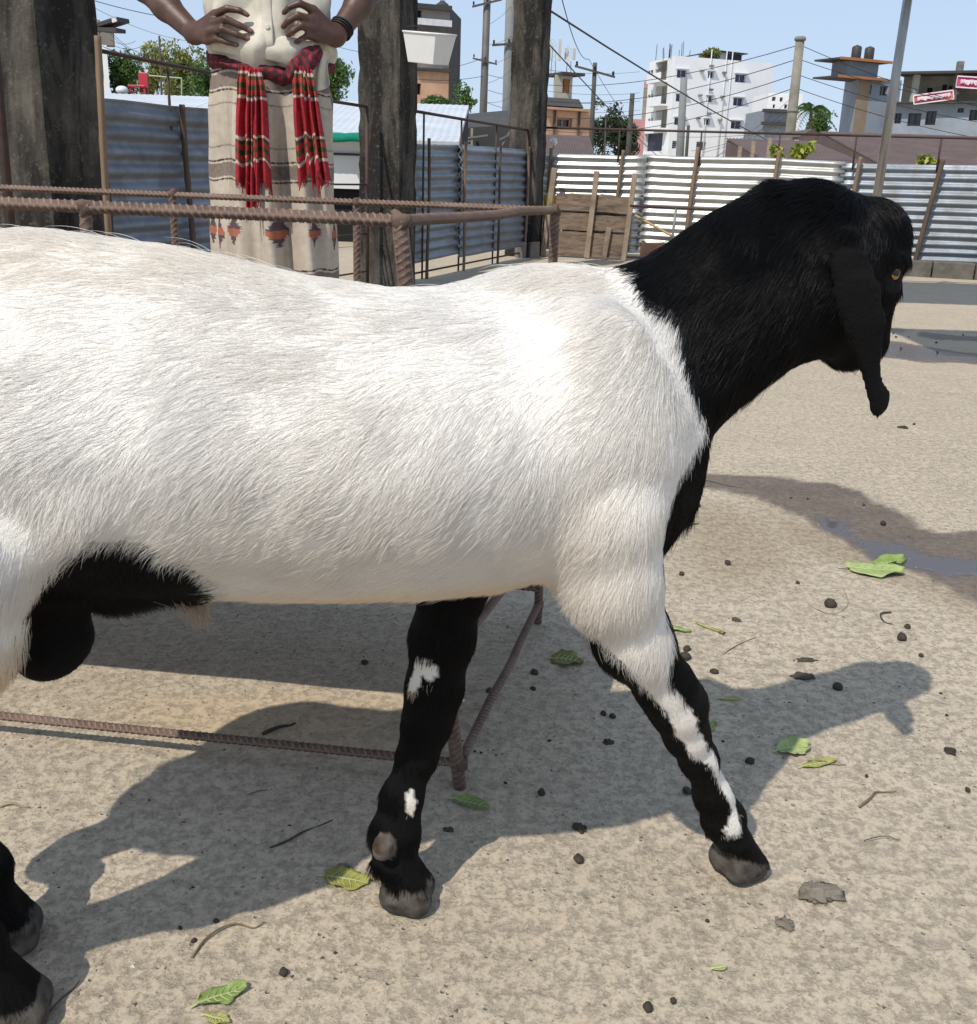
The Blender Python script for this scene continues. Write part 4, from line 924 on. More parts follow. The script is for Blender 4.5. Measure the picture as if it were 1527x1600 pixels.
# ---- wooden plank panel leaning on the fence
WOOD = surf('grey_weathered_wood', (.27, .20, .145), (.17, .125, .09), 7, .85, 0, .5, (.055, .042, .034), 4, .9, (1.5, 1.5, 7), bdist=.006); WOOD_L = surf('pale_weathered_wood', (.36, .28, .21), (.24, .18, .13), 7, .85, 0, .35, (.10, .075, .06), 6, .7)
pan = empty('plank_panel', right_pt(930, .12), 0, 'weathered wooden plank panel leaning on the bright tin fence', 'panel')
def wpt(px, z, off): return right_pt(px, off)+np.array([0, 0, z])-np.array(pan.location)
def plank(px0, px1, z0, z1, off, m, lean=0.0, name='plank'):
    a = wpt(px0, (z0+z1)/2, off); b = wpt(px1, (z0+z1)/2+lean, off); k = 9; L = np.linalg.norm(b-a)
    ts = np.linspace(0, 1, k); v_ = []; h = (z1-z0)/2; up = np.array([0, 0, 1.0])
    for i_, t in enumerate(ts):
        c_ = a+(b-a)*t; e0 = h+.008*vnoise(np.array([[t*5, z0*9, off*7]]), 120)[0]; e1 = h+.008*vnoise(np.array([[t*5, z0*9+4, off*7]]), 121)[0]
        for dy in (-.011, .011): v_ += [c_-up*e0+RN*dy, c_+up*e1+RN*dy]
    f_ = []
    for i_ in range(k-1):
        o_ = i_*4; f_ += [(o_, o_+4, o_+5, o_+1), (o_+2, o_+3, o_+7, o_+6), (o_, o_+2, o_+6, o_+4), (o_+1, o_+5, o_+7, o_+3)]
    f_ += [(0, 1, 3, 2), ((k-1)*4, (k-1)*4+2, (k-1)*4+3, (k-1)*4+1)]
    return link_mesh(name, np_mesh(name, v_, f_, False), m, pan)
plank(872, 933, .395, .535, .10, WOOD); plank(931, 989, .395, .535, .104, WOOD, -.01); plank(872, 930, .235, .375, .10, WOOD); plank(928, 987, .24, .365, .104, WOOD, -.005); plank(872, 926, .015, .215, .10, WOOD); plank(924, 985, .015, .21, .104, WOOD)
def batten(px0, z0, px1, z1, off, w_, m):
    a = wpt(px0, z0, off); b = wpt(px1, z1, off); t_ = b-a; L = np.linalg.norm(t_); t_ /= L; sd = np.cross(t_, RN); mb = MB(); mb.box((a+b)/2, (L, w_, .03), np.stack([t_, sd, RN], 1), .002); mb.build('batten', m, pan, bevel=.003)
batten(857, .005, 868, .74, .135, .045, WOOD_L); batten(925, .005, 933, .725, .135, .045, WOOD_L); batten(983, .0, 991, .72, .135, .042, WOOD_L); batten(952, .0, 957, .27, .135, .040, WOOD_L)
# bamboo stick, pipe rail and brick by the panel
st_ = bamboo('bamboo_stick', right_pt(996, .16)+[0, 0, .38], right_pt(1092, .30)+[0, 0, .155], .011, BAM_Y, None); tag(st_, 'slanting yellow bamboo stick between plank panel and goat', 'stick')
rl = empty('pipe_railing', right_pt(1060, .28), 0, 'thin grey pipe railing in front of the bright tin fence', 'railing')
pipe('rail', [right_pt(990, .26)+[0, 0, .46], right_pt(1200, .26)+[0, 0, .455]], .011, PIPE, rl); pipe('rail', [right_pt(990, .26)+[0, 0, .045], right_pt(1200, .26)+[0, 0, .04]], .011, PIPE, rl)
for px_ in (1056, 1135, 1200): pipe('upright', [right_pt(px_, .26)+[0, 0, 0], right_pt(px_+4, .26)+[0, 0, .46]], .010, PIPE_G, rl)
BRK = surf('dark_brick', (.16, .085, .06), (.10, .06, .045), 14, .9, 0, .5, (.06, .045, .04), 6, .7)
brk = MB(); brk.box(right_pt(1030, .16)+[0, 0, .10], (.24, .06, .13), None, .004); bo = brk.build('timber_offcut', BRK, None, bevel=.006); tag(bo, 'dark reddish board lying on edge behind the pipe railing', 'board')
BLK = surf('concrete_block', (.24, .21, .18), (.17, .15, .13), 16, .95, 0, .5, (.10, .09, .08), 5, .6)
for k_, (px_, dd) in enumerate(((813, 0), (832, .02))):
    g_ = ground_at(px_, 402); mb = MB(); mb.box((0, 0, .065), (.085, .10, .13), None, .003); o = mb.build('concrete_block', BLK, None, bevel=.006); o.location = (g_[0], g_[1]-dd, -.001); o.rotation_euler = (0, 0, .2+.2*k_)
    tag(o, ('grey concrete block touching the foot of the plank-side pillar', 'grey concrete block between the plank panel and its neighbouring block')[k_], 'block', 'blocks at the pillar foot')
# yellow can seen behind the pillar
mb = MB(); mb.lathe([(.0001, 0), (.05, 0), (.052, .01), (.052, .10), (.046, .105), (.052, .11), (.052, .20), (.03, .23), (.018, .235), (.018, .25), (.0001, .25)], 14)
yc = mb.build('yellow_can', surf('yellow_plastic', (.65, .48, .02), (.55, .42, .02), 20, .4, bmp=.02), None, True); yc.location = (.455, 8.78, .30); tag(yc, 'bright yellow plastic can hanging by the plank panel', 'can')
mb = MB(); mb.tube([(0, 0, .25), (0, .02, .45), (.0, .05, .58)], .003, 5); mb.build('hanging_wire', PIPE, yc)
# ---- white basket on the pillar
bk = empty('plastic_basket', (0, 0, 0), 0, 'white plastic basket hung on the concrete pillar', 'basket'); bk.location = (-.415, 5.98, 1.285); bk.rotation_euler = (R(4), R(6), R(-34)); bk.scale = (.86, .95, .95)
WP = surf('white_plastic', (.74, .74, .72), (.68, .68, .66), 6, .35, bmp=.03)
mb = MB(); w0, w1, d0_, d1_, hh_ = .105, .135, .075, .10, .165; th = .004
for (wa, da, za), (wb, db, zb_) in (((w0, d0_, 0), (w1, d1_, hh_)),):
    o_ = [(-wa, -da, za), (wa, -da, za), (wa, da, za), (-wa, da, za), (-wb, -db, zb_), (wb, -db, zb_), (wb, db, zb_), (-wb, db, zb_)]
    i_ = [(x*.96, y*.95, max(z, .005)) for x, y, z in o_]; mb.add(o_+i_, [(0, 1, 5, 4), (1, 2, 6, 5), (2, 3, 7, 6), (3, 0, 4, 7), (3, 2, 1, 0), (8, 12, 13, 9), (9, 13, 14, 10), (10, 14, 15, 11), (11, 15, 12, 8), (8, 9, 10, 11), (4, 5, 13, 12), (5, 6, 14, 13), (6, 7, 15, 14), (7, 4, 12, 15)])
mb.build('tub', WP, bk, bevel=.012)
mb = MB()
for a, b in (((-w1, -d1_), (w1, -d1_)), ((w1, -d1_), (w1, d1_)), ((w1, d1_), (-w1, d1_)), ((-w1, d1_), (-w1, -d1_))): mb.tube([(a[0], a[1], hh_), (b[0], b[1], hh_)], .0065, 7)
mb.build('rim', WP, bk, True)
mb = MB(); mb.tube([(-.12, .09, hh_), (-.16, .05, .20), (-.20, .0, .19)], .004, 5); mb.build('hook_wire', PIPE, bk)
# ---- steel pole and the overhead tin strips that shade the yard
STEEL = surf('brushed_steel', (.42, .41, .39), (.30, .30, .29), 40, .32, .85, .05, (.2, .18, .16), 5, .4, (1, 1, .2))
cp = empty('canopy', (2.22, 6.0, 0), 0, 'narrow corrugated tin canopy on steel poles over the yard', 'canopy')
pipe('pole', [(2.215, 6.0, -.02), (2.255, 6.0, 2.62)], .0255, STEEL, cp, 14); pipe('pole', [(4.6, 6.0, -.02), (4.6, 6.0, 2.62)], .0255, STEEL, cp, 14); pipe('rafter', [(1.3, 6.0, 2.6), (5.4, 6.0, 2.6)], .02, STEEL, cp)
def flat_tin(parent, x0, x1, y0, y1, z, m, name='tin_sheet'):
    nx = max(4, int((x1-x0)/.011)); P_ = []; org = np.array(parent.location)
    for i_ in range(nx+1):
        x = x0+(x1-x0)*i_/nx
        for y in (y0, (y0+y1)/2, y1): P_.append(np.array([x, y, z+.011*math.sin(2*math.pi*x/.076)])-org)
    f_ = [(i_*3+j, (i_+1)*3+j, (i_+1)*3+j+1, i_*3+j+1) for i_ in range(nx) for j in range(2)]
    o = link_mesh(name, np_mesh(name, P_, f_), m, parent); s_ = o.modifiers.new('t', 'SOLIDIFY'); s_.thickness = .0015
hcan = 2.64; shx, shy = SHD*hcan/math.tan(SUN_EL)
flat_tin(cp, 1.6-shx, 5.6-shx, 6.25-shy, 7.55-shy, hcan, TIN_OLD); flat_tin(cp, 2.02-shx, 5.6-shx, 4.35-shy, 5.15-shy, hcan, TIN_OLD)
for x_ in (2.3, 4.6): pipe('cross_bar', [(x_, 3.2, 2.6), (x_, 6.1, 2.6)], .015, STEEL, cp)

lp = pipe('rusty_pole', [(at(12, 330, 3.2)[0], 3.2, -.02), (at(2, 60, 3.2)[0], 3.2, 2.4)], .012, PIPE, None, 9); tag(lp, 'thin rusty iron pole standing before the dark weathered pillar', 'pole')

V, f_ = [], []
for i in range(9):
    for j in range(12): th, ph_ = math.pi*i/8, 2*math.pi*j/12; V.append((math.sin(th)*math.cos(ph_), math.sin(th)*math.sin(ph_), math.cos(th)))
V = np.array(V); V = V*(1+.35*vnoise(V*2.3, 160)+.2*vnoise(V*6, 161))[:, None]*np.array([.028, .025, .032])
pb = link_mesh('plastic_bag', np_mesh('plastic_bag', V, [(i*12+j, (i+1)*12+j, (i+1)*12+(j+1) % 12, i*12+(j+1) % 12) for i in range(8) for j in range(12)], False), WP); pb.location = Vector(right_pt(861, .02)+[0, 0, .955]); tag(pb, 'small white crumpled plastic bag tied above the bamboo post by the pillar', 'bag')
mb = MB(); mb.tube([(0, 0, -.03), (.0, .01, -.06)], .003, 5); mb.build('tie', PIPE, pb)
# ================================================================ buildings, sheds, poles, wires, trees beyond the fence
def wall_hit(A, Bp, px, py):
    """pixel -> (u, z) on the vertical wall through ground points A, Bp"""
    t = (Bp-A)/np.linalg.norm(Bp-A); d_ = ray(px, py); den = d_[0]*t[1]-d_[1]*t[0]; k = (A[0]*t[1]-A[1]*t[0])/den
    P_ = CAMP+d_*k; return float((P_-A)[:2]@t[:2]), float(P_[2])
def col_pt(px, Y, py=250): p_ = at(px, py, Y); return np.array([p_[0], p_[1], 0.0])
def facade(parent, A, Bp, z0, z1, rects, m, depth=.15, name='wall'):
    """wall sheet with true openings; rects = (u0,u1,z0,z1)"""
    A = np.array(A, float); Bp = np.array(Bp, float); L = np.linalg.norm(Bp-A); t = (Bp-A)/L; nb = np.array([-t[1], t[0], 0]); org = np.array(parent.location)
    us = sorted({0.0, L}|{min(max(r[i], 0), L) for r in rects for i in (0, 1)}); zs = sorted({z0, z1}|{min(max(r[i], z0), z1) for r in rects for i in (2, 3)})
    mb = MB(); pt = lambda u, z, d_=0: A+t*u+nb*d_+np.array([0, 0, z])-org
    for i in range(len(us)-1):
        for j in range(len(zs)-1):
            uc, zc = (us[i]+us[i+1])/2, (zs[j]+zs[j+1])/2
            if any(r[0] < uc < r[1] and r[2] < zc < r[3] for r in rects): continue
            mb.add([pt(us[i], zs[j]), pt(us[i+1], zs[j]), pt(us[i+1], zs[j+1]), pt(us[i], zs[j+1])], [(0, 1, 2, 3)])
    for r in rects:
        c = [(r[0], r[2]), (r[1], r[2]), (r[1], r[3]), (r[0], r[3])]
        for k in range(4):
            a, b = c[k], c[(k+1) % 4]; mb.add([pt(*a), pt(*b), pt(*b, depth), pt(*a, depth)], [(0, 1, 2, 3)])
    return mb.build(name, m, parent)
def window(parent, A, Bp, r, glass, frame_m, depth=.15, mull=1, shade=None, bars=0):
    A = np.array(A, float); Bp = np.array(Bp, float); t = (Bp-A)/np.linalg.norm(Bp-A); nb = np.array([-t[1], t[0], 0]); org = np.array(parent.location)
    pt = lambda u, z, d_=0: A+t*u+nb*d_+np.array([0, 0, z])-org
    u0, u1, z0, z1 = r; fw = min(.06, (u1-u0)*.08); mb = MB(); d_ = depth-.03
    for a, b in (((u0, z0+fw/2), (u1, z0+fw/2)), ((u0, z1-fw/2), (u1, z1-fw/2))): mb.bar(pt(*a, d_), pt(*b, d_), fw, fw)
    xs = [u0+fw/2, u1-fw/2]+[u0+(u1-u0)*(i+1)/(mull+1) for i in range(mull)]
    for x in xs: mb.bar(pt(x, z0+fw, d_), pt(x, z1-fw, d_), fw, fw, up=(1, 0, 0))
    for i in range(bars):
        zz = z0+(z1-z0)*(i+1)/(bars+1); mb.bar(pt(u0, zz, d_-.03), pt(u1, zz, d_-.03), .025, .025)
    w_ = mb.build('window', frame_m, parent)
    mb = MB(); mb.add([pt(u0, z0, depth-.002), pt(u1, z0, depth-.002), pt(u1, z1, depth-.002), pt(u0, z1, depth-.002)], [(0, 1, 2, 3)]); mb.build('pane', glass, w_)
    if shade is not None:
        mb = MB(); mb.bar(pt(u0-.2, z1+.08, -.22), pt(u1+.2, z1+.08, -.22), .42, .08); mb.build('sunshade', shade, w_)
    return w_
def glass_mat(name, c, rough=.08):
    m, n, p = new_mat(name); p.inputs['Base Color'].default_value = (*c, 1); p.inputs['Roughness'].default_value = rough; p.inputs['Specular IOR Level'].default_value = .6; return m
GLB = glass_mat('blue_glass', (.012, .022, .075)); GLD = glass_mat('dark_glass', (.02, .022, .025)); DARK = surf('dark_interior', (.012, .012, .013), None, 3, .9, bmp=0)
WHT = surf('white_render', (.74, .75, .76), (.68, .70, .72), .5, .85, 0, .05, (.50, .52, .54), .18, .35); FRM = surf('white_frame', (.65, .66, .68), None, 4, .5, bmp=0); OLDC = surf('old_stained_concrete', (.26, .24, .21), (.17, .16, .145), .9, .95, 0, .2, (.055, .052, .05), .5, .85)
PEACH = surf('peach_render', (.55, .34, .22), (.47, .29, .19), .8, .9, 0, .1, (.25, .16, .11), .5, .6); GREYB = surf('grey_render', (.27, .31, .36), (.22, .255, .30), .7, .9, 0, .1, (.16, .17, .18), .4, .5); TANB = surf('tan_render', (.30, .235, .165), (.25, .195, .14), .7, .9, 0, .1, (.15, .12, .09), .4, .4)
ORNG = surf('orange_trim', (.42, .17, .06), None, 1, .8, bmp=0); BEIGE = surf('beige_wall', (.36, .33, .26), (.26, .24, .19), .5, .9, 0, .1, (.10, .10, .08), .4, .8); PINKW = surf('pink_wall', (.52, .25, .25), None, 1, .9, bmp=0); SLAB = surf('dark_slab', (.06, .058, .056), (.04, .04, .04), 1, .9)
def box_walls(parent, pts, z0, z1, m, roof=None, name='side_wall', skip=()):
    """closed plan polygon; sides other than skip, plus roof slab"""
    org = np.array(parent.location); mb = MB(); k = len(pts)
    for i in range(k):
        if i in skip: continue
        a, b = np.array(pts[i]), np.array(pts[(i+1) % k]); up0, up1 = np.array([0, 0, z0]), np.array([0, 0, z1])
        mb.add([a+up0-org, b+up0-org, b+up1-org, a+up1-org], [(0, 1, 2, 3)])
    mb.build(name, m, parent)
    mb = MB(); mb.add([np.array(p_)+np.array([0, 0, z1-.15])-org for p_ in pts], [tuple(range(k))]); mb.build('roof', roof or m, parent)
# ---- white apartment block
A, Bp, Lf = col_pt(1043, 125), col_pt(1194, 130), col_pt(1004, 133.5); back = (Bp-A)*.98+Lf
wb = empty('apartment_block', A, 0, 'white five-storey apartment block with dark blue windows', 'building')
zt = wall_hit(A, Bp, 1043, 86)[1]
def rects_of(A, Bp, pxr):
    out = []
    for x0, x1, y0, y1 in pxr:
        u0, za = wall_hit(A, Bp, x0, y0); u1, zb_ = wall_hit(A, Bp, x1, y1); out.append((u0, u1, zb_, za))
    return out
wr = rects_of(A, Bp, [(1058.5, 1072.8, 108.2, 122.5), (1107, 1115, 111, 122.5), (1149.7, 1164.7, 115, 129.6), (1057, 1071, 146, 159.4), (1105, 1113, 149, 160), (1146.7, 1161, 152, 166), (1054.5, 1069, 183, 196), (1101, 1109, 185, 195.6), (1143, 1158, 188, 202), (1051, 1066, 219.7, 233), (1088.7, 1102.7, 221, 235.5)])
facade(wb, A, Bp, -1, zt, wr, WHT, .3)
for i, r in enumerate(wr): window(wb, A, Bp, r, GLB, FRM, .3, 1, WHT if i < 9 else None, 3 if i >= 9 else 0)
bal = rects_of(A, Bp, [])
lr = []
for k in range(3):
    y_ = 98+37.2*k
    lr += rects_of(Lf, A, [(1025, 1041, y_, y_+27), (1012.6, 1015, y_+13, y_+31), (1017, 1019.6, y_+12, y_+30)])
lr += rects_of(Lf, A, [(1006, 1034, 209, 236)])
facade(wb, Lf, A, -1, zt, lr, WHT, .9)
for i, r in enumerate(lr):
    if i % 3 == 0 and i < 9:                                    # balconies: slab, upstand, shadowed recess
        t = (A-Lf)/np.linalg.norm(A-Lf); nb = np.array([-t[1], t[0], 0]); pt = lambda u, z, d_: Lf+t*u+nb*d_+np.array([0, 0, z])-A
        mb = MB(); mb.bar(pt(r[0], r[2]-.15, -.45), pt(r[1]+.6, r[2]-.15, -.45), 1.2, .2); mb.bar(pt(r[0], r[2]+.35, -.98), pt(r[1]+.6, r[2]+.35, -.98), .12, .9); b_ = mb.build('balcony', WHT, wb)
        mb = MB(); mb.add([pt(r[0], r[2], .89), pt(r[1], r[2], .89), pt(r[1], r[3], .89), pt(r[0], r[3], .89)], [(0, 1, 2, 3)]); mb.build('door_wall', BEIGE, b_)
        mb = MB(); mb.bar(pt(r[0]+(r[1]-r[0])*.6, r[2]+.1, .84), pt(r[0]+(r[1]-r[0])*.6, r[3]-.6, .84), .7, .06, up=(1, 0, 0)); mb.build('door', SLAB, b_)
    elif i < 9: window(wb, Lf, A, r, GLD, FRM, .3, 0)
    else:
        t = (A-Lf)/np.linalg.norm(A-Lf); nb = np.array([-t[1], t[0], 0]); pt = lambda u, z, d_: Lf+t*u+nb*d_+np.array([0, 0, z])-A
        mb = MB(); mb.add([pt(r[0], r[2], .6), pt(r[1], r[2], .6), pt(r[1], r[3], .6), pt(r[0], r[3], .6)], [(0, 1, 2, 3)]); mb.build('shutter', surf('dark_blue_shutter', (.03, .03, .075), (.02, .02, .045), 2, .6, bmp=0), wb)
box_walls(wb, [A, Bp, back, Lf], -1, zt-.9, WHT, OLDC, skip=(0, 3))
for px_ in (1105.5, 1129, 1138):                                 # rain pipes
    u, _ = wall_hit(A, Bp, px_, 150); t = (Bp-A)/np.linalg.norm(Bp-A); nb = np.array([-t[1], t[0], 0]); p0 = A+t*u-nb*.12; pipe('rain_pipe', [p0, p0+[0, 0, zt+1.0]], .065, FRM, wb)
for x_, y_ in ((1096, 111), (1111, 103), (1131, 113.5), (1093, 149), (1110, 140), (1128, 151), (1090, 185), (1107, 177), (1124, 187.5)):
    u, z = wall_hit(A, Bp, x_, y_); mb = MB(); c_ = A+t*u-nb*.2+np.array([0, 0, z])-A; mb.bar(c_-t*.22, c_+t*.22, .4, .18); mb.build('vent_hood', OLDC, wb)
# roof room, starter bars and pots
u0, z0 = wall_hit(A, Bp, 1140, 92); q0 = A+t*u0+nb*3; u1, _ = wall_hit(A, Bp, 1181, 92); q1 = A+t*u1+nb*3
box_walls(wb, [q0, q1, q1+nb*4, q0+nb*4], zt-1, zt+1.15, WHT, None, 'roof_room')
mb = MB(); mb.add([q0+t*-2.2-nb*.6+[0, 0, zt+.8]-A, q0+nb*-.6+[0, 0, zt+1.3]-A, q1+t*.5-nb*.6+[0, 0, zt+1.2]-A, q1+t*.5+nb*4+[0, 0, zt+1.2]-A, q0+nb*4+[0, 0, zt+1.3]-A, q0+t*-2.2+nb*4+[0, 0, zt+.8]-A], [(0, 1, 4, 5), (1, 2, 3, 4)])
o = mb.build('roof_sheet', SLAB, wb); s_ = o.modifiers.new('t', 'SOLIDIFY'); s_.thickness = .1
mb = MB(); mb.bar(q1-t*2.2-nb*.1+[0, 0, zt+.1]-A, q1-t*.1-nb*.1+[0, 0, zt+.1]-A, .1, 1.9); mb.build('roof_door', SLAB, wb)
for k in range(14):
    u, _ = wall_hit(A, Bp, rng.uniform(1045, 1098), 86); p0 = A+t*u+nb*rng.uniform(.3, 5)+[0, 0, zt-.2]; pipe('starter_bar', [p0, p0+[rng.normal(0, .05), 0, rng.uniform(.8, 2.3)]], .035, SLAB, wb, 4)
# ---- cluttered white house and grey shed to its right
A2, B2 = col_pt(1190, 118), col_pt(1243, 118)
w2 = empty('white_house', A2, 0, 'small white flat-roofed house between the apartment block and the concrete pole', 'building')
z2 = wall_hit(A2, B2, 1200, 145)[1]; r2 = rects_of(A2, B2, [(1207, 1212, 151, 158), (1219, 1223, 152, 159), (1208, 1211, 163, 169), (1226, 1230, 163, 170), (1236, 1239, 155, 162)])
facade(w2, A2, B2, -1, z2, r2, WHT, .3); [window(w2, A2, B2, r, GLD, FRM, .3, 0) for r in r2]; box_walls(w2, [A2, B2, B2+[0, 7, 0], A2+[0, 7, 0]], -1, z2, WHT, None, skip=(0,))
A3, B3 = col_pt(1187, 80), col_pt(1224, 80)
w3 = empty('grey_tin_house', A3, 0, 'grey tin-walled house with dark bands beside the white house', 'building'); z3 = wall_hit(A3, B3, 1200, 172)[1]
facade(w3, A3, B3, -1, z3, [], TIN_OLD, .2); box_walls(w3, [A3, B3, B3+[0, 6, 0], A3+[0, 6, 0]], -1, z3, TIN_OLD, SLAB, skip=(0,))
for y_ in (173, 193): u, z = wall_hit(A3, B3, 1200, y_); mb = MB(); mb.bar(np.array([-.2, -.3, z]), np.array([2.2, -.3, z]), .6, .22); mb.build('eave', SLAB, w3)
# ---- tan and grey stair tower with water tanks
A4, M4, B4, L4 = col_pt(1326, 88), col_pt(1345, 88.6), col_pt(1392, 90), col_pt(1305, 93)
tw = empty('stair_tower', A4, 0, 'grey and tan stair tower with orange eaves and two water tanks', 'building')
zb1, zb2 = wall_hit(A4, B4, 1345, 120)[1], wall_hit(A4, B4, 1345, 90)[1]
r4 = rects_of(A4, M4, []); facade(tw, A4, M4, -1, zb1, [], TANB, .2, 'tan_wall')
r4 = rects_of(M4, B4, [(1347, 1361, 131, 148), (1345.5, 1352, 174, 191), (1376, 1386, 134, 150)]); facade(tw, M4, B4, -1, zb1, r4, GREYB, .25)
for r in r4: window(tw, M4, B4, r, GLD, TANB, .25, 1)
facade(tw, L4, A4, -1, zb1, [], GREYB, .2); box_walls(tw, [A4, B4, B4+[1, 6, 0], L4+[1, 3, 0]], -1, zb1, GREYB, SLAB, skip=(0, 3))
t = (B4-A4)/np.linalg.norm(B4-A4)
for (xa, xb, y_, ov) in ((1303, 1380, 119, .5), (1306, 1388, 91, .5)):
    u0, z = wall_hit(A4, B4, xa, y_); u1, _ = wall_hit(A4, B4, xb, y_); n4 = np.array([-t[1], t[0], 0]); c0, c1 = A4+t*u0+n4*1.0+[0, 0, z], A4+t*u1+n4*1.0+[0, 0, z]; mb = MB(); mb.bar(c0-A4, c1-A4, 3.0, .14); mb.build('eave', SLAB, tw); mb = MB(); mb.bar(c0-A4-n4*1.53, c1-A4-n4*1.53, .1, .2); mb.build('eave_trim', ORNG, tw)
u0, _ = wall_hit(A4, B4, 1327, 105); u1, _ = wall_hit(A4, B4, 1375, 105); ua, _ = wall_hit(A4, B4, 1313, 105)
up0, up1 = A4+t*u0+[0, .3, 0], A4+t*u1+[0, .3, 0]; box_walls(tw, [A4+t*ua+[0, 2.2, 0], up0, up1, up1+[0, 4, 0], up0+[0, 4, 0]], zb1, zb2, GREYB, SLAB, 'upper_wall')
for x_ in (1348, 1368.5):
    u, z = wall_hit(A4, B4, x_, 86); mb = MB(); mb.lathe([(.38, 0), (.40, .05), (.40, 1.0), (.30, 1.12), (.12, 1.16), (.1, 1.2)], 14); o = mb.build('water_tank', surf('dark_plastic_tank', (.05, .045, .04), None, 4, .6), tw, True); o.location = Vector(t*u+np.array([0, 1.6, zb2-.05]))
# ---- long grey building with banners
A5, B5 = col_pt(1386, 84), col_pt(1600, 78)
gb = empty('market_building', A5, 0, 'long grey two-storey building with pink banners and open upper floor', 'building')
zc = wall_hit(A5, B5, 1450, 161)[1]; zr = wall_hit(A5, B5, 1450, 114)[1]
r5 = rects_of(A5, B5, [(1399, 1407.5, 177, 193), (1420, 1437.5, 177, 197), (1448, 1461, 173.6, 195.6), (1497, 1506, 169, 176), (1516, 1530, 171.6, 188), (1548, 1560, 172, 190)])
facade(gb, A5, B5, -1, zc, r5, GREYB, .3); [window(gb, A5, B5, r, GLD, SLAB, .3, 1) for r in r5]
t = (B5-A5)/np.linalg.norm(B5-A5); nb = np.array([-t[1], t[0], 0]); LL = np.linalg.norm(B5-A5)
rU = rects_of(A5, B5, [(1442, 1449, 135, 142), (1466, 1471, 130, 141), (1476, 1480, 132, 141), (1484, 1488, 137, 142)])
rw = MB(); rw.add([A5+nb*1.5+[0, 0, zc]-A5, B5+nb*1.5+[0, 0, zc]-A5, B5+nb*1.5+[0, 0, zr]-A5, A5+nb*1.5+[0, 0, zr]-A5], [(0, 1, 2, 3)]); rw.build('upper_wall', BEIGE, gb)
for r in rU:
    mb = MB(); mb.bar(t*r[0]+nb*1.46+np.array([0, 0, (r[2]+r[3])/2]), t*r[1]+nb*1.46+np.array([0, 0, (r[2]+r[3])/2]), .06, r[3]-r[2]); mb.build('opening', DARK, gb)  # solid near-black bars painted as the darkness inside the openings
mb = MB(); mb.bar(np.array([-.3, 0, zc])+nb*-.1, t*LL+np.array([0, 0, zc])+nb*-.1, 1.2, .12); mb.build('eave', SLAB, gb)
mb = MB(); mb.bar(nb*1.2+np.array([-.2, 0, zr]), t*LL+nb*1.2+np.array([0, 0, zr-.1]), 4, .18); mb.build('roof', SLAB, gb)
for x_ in (1397, 1428, 1493): u, _ = wall_hit(A5, B5, x_, 140); mb = MB(); mb.bar(t*u+np.array([0, 0, zc])+nb*.3, t*u+np.array([0, 0, zr+(.8 if x_ == 1493 else 0)])+nb*.3, .5, .4, up=(1, 0, 0)); mb.build('column', OLDC if x_ != 1428 else surf('pale_green_column', (.45, .52, .46), None, 1, .9, bmp=0), gb)
def foliage(name, parent, blobs, n_leaf, size, m, seed, org):
    r_ = np.random.default_rng(seed); P_ = []; blobs = [(np.array(c), np.array(r)) for c, r in blobs]; vol = np.array([np.prod(r) for c, r in blobs]); vol = vol/vol.sum()
    for (c, r), k in zip(blobs, (vol*n_leaf).astype(int)):
        d_ = r_.normal(0, 1, (k, 3)); d_ /= np.linalg.norm(d_, axis=1)[:, None]; rad = r_.random(k)**.45
        P_.append(c+d_*rad[:, None]*r*(1+.25*vnoise(d_*2.2+seed, 130))[:, None])
    P_ = np.vstack(P_); k = len(P_)
    P_ = P_[vnoise(P_/ (size*6)+seed, 131) > -.35]; k = len(P_)
    t1 = r_.normal(0, 1, (k, 3)); t1[:, 2] -= .35; t1 /= np.linalg.norm(t1, axis=1)[:, None]; t2 = r_.normal(0, 1, (k, 3)); t2 -= t1*np.sum(t1*t2, 1)[:, None]; t2 /= np.linalg.norm(t2, axis=1)[:, None]
    s_ = size*r_.uniform(.6, 1.3, k)[:, None]; V = np.stack([P_-t1*s_, P_+t2*s_*.42, P_+t1*s_, P_-t2*s_*.42], 1).reshape(-1, 3)-org
    return link_mesh(name, np_mesh(name, V, np.arange(k*4).reshape(k, 4), False), m, parent)
def leaf_mat(name, c1, c2):
    m, n, p = new_mat(name); g = nd(n, 'NewGeometry'); c = mix(n, ramp(n, g.outputs['Random Per Island'], [(.1, 0), (.9, 1)]), c1, c2); lk(n, c, p.inputs['Base Color']); p.inputs['Roughness'].default_value = .55
    p.inputs['Transmission Weight'].default_value = 0; tr = nd(n, 'BsdfTranslucent'); lk(n, c, tr.inputs['Color']); ms = nd(n, 'MixShader'); ms.inputs[0].default_value = .3
    lk(n, p.outputs[0], ms.inputs[1]); lk(n, tr.outputs[0], ms.inputs[2]); lk(n, ms.outputs[0], [x for x in n.nodes if x.type == 'OUTPUT_MATERIAL'][0].inputs[0]); return m
LF_G = leaf_mat('green_leaves', (.035, .085, .018), (.10, .19, .04)); LF_Y = leaf_mat('yellow_green_leaves', (.12, .15, .035), (.30, .30, .08)); LF_D = leaf_mat('dark_leaves', (.018, .035, .016), (.05, .08, .03)); LF_C = leaf_mat('croton_leaves', (.16, .22, .03), (.42, .42, .06))
BARK = surf('bark', (.10, .075, .055), (.06, .045, .035), 6, .9, 0, .4)
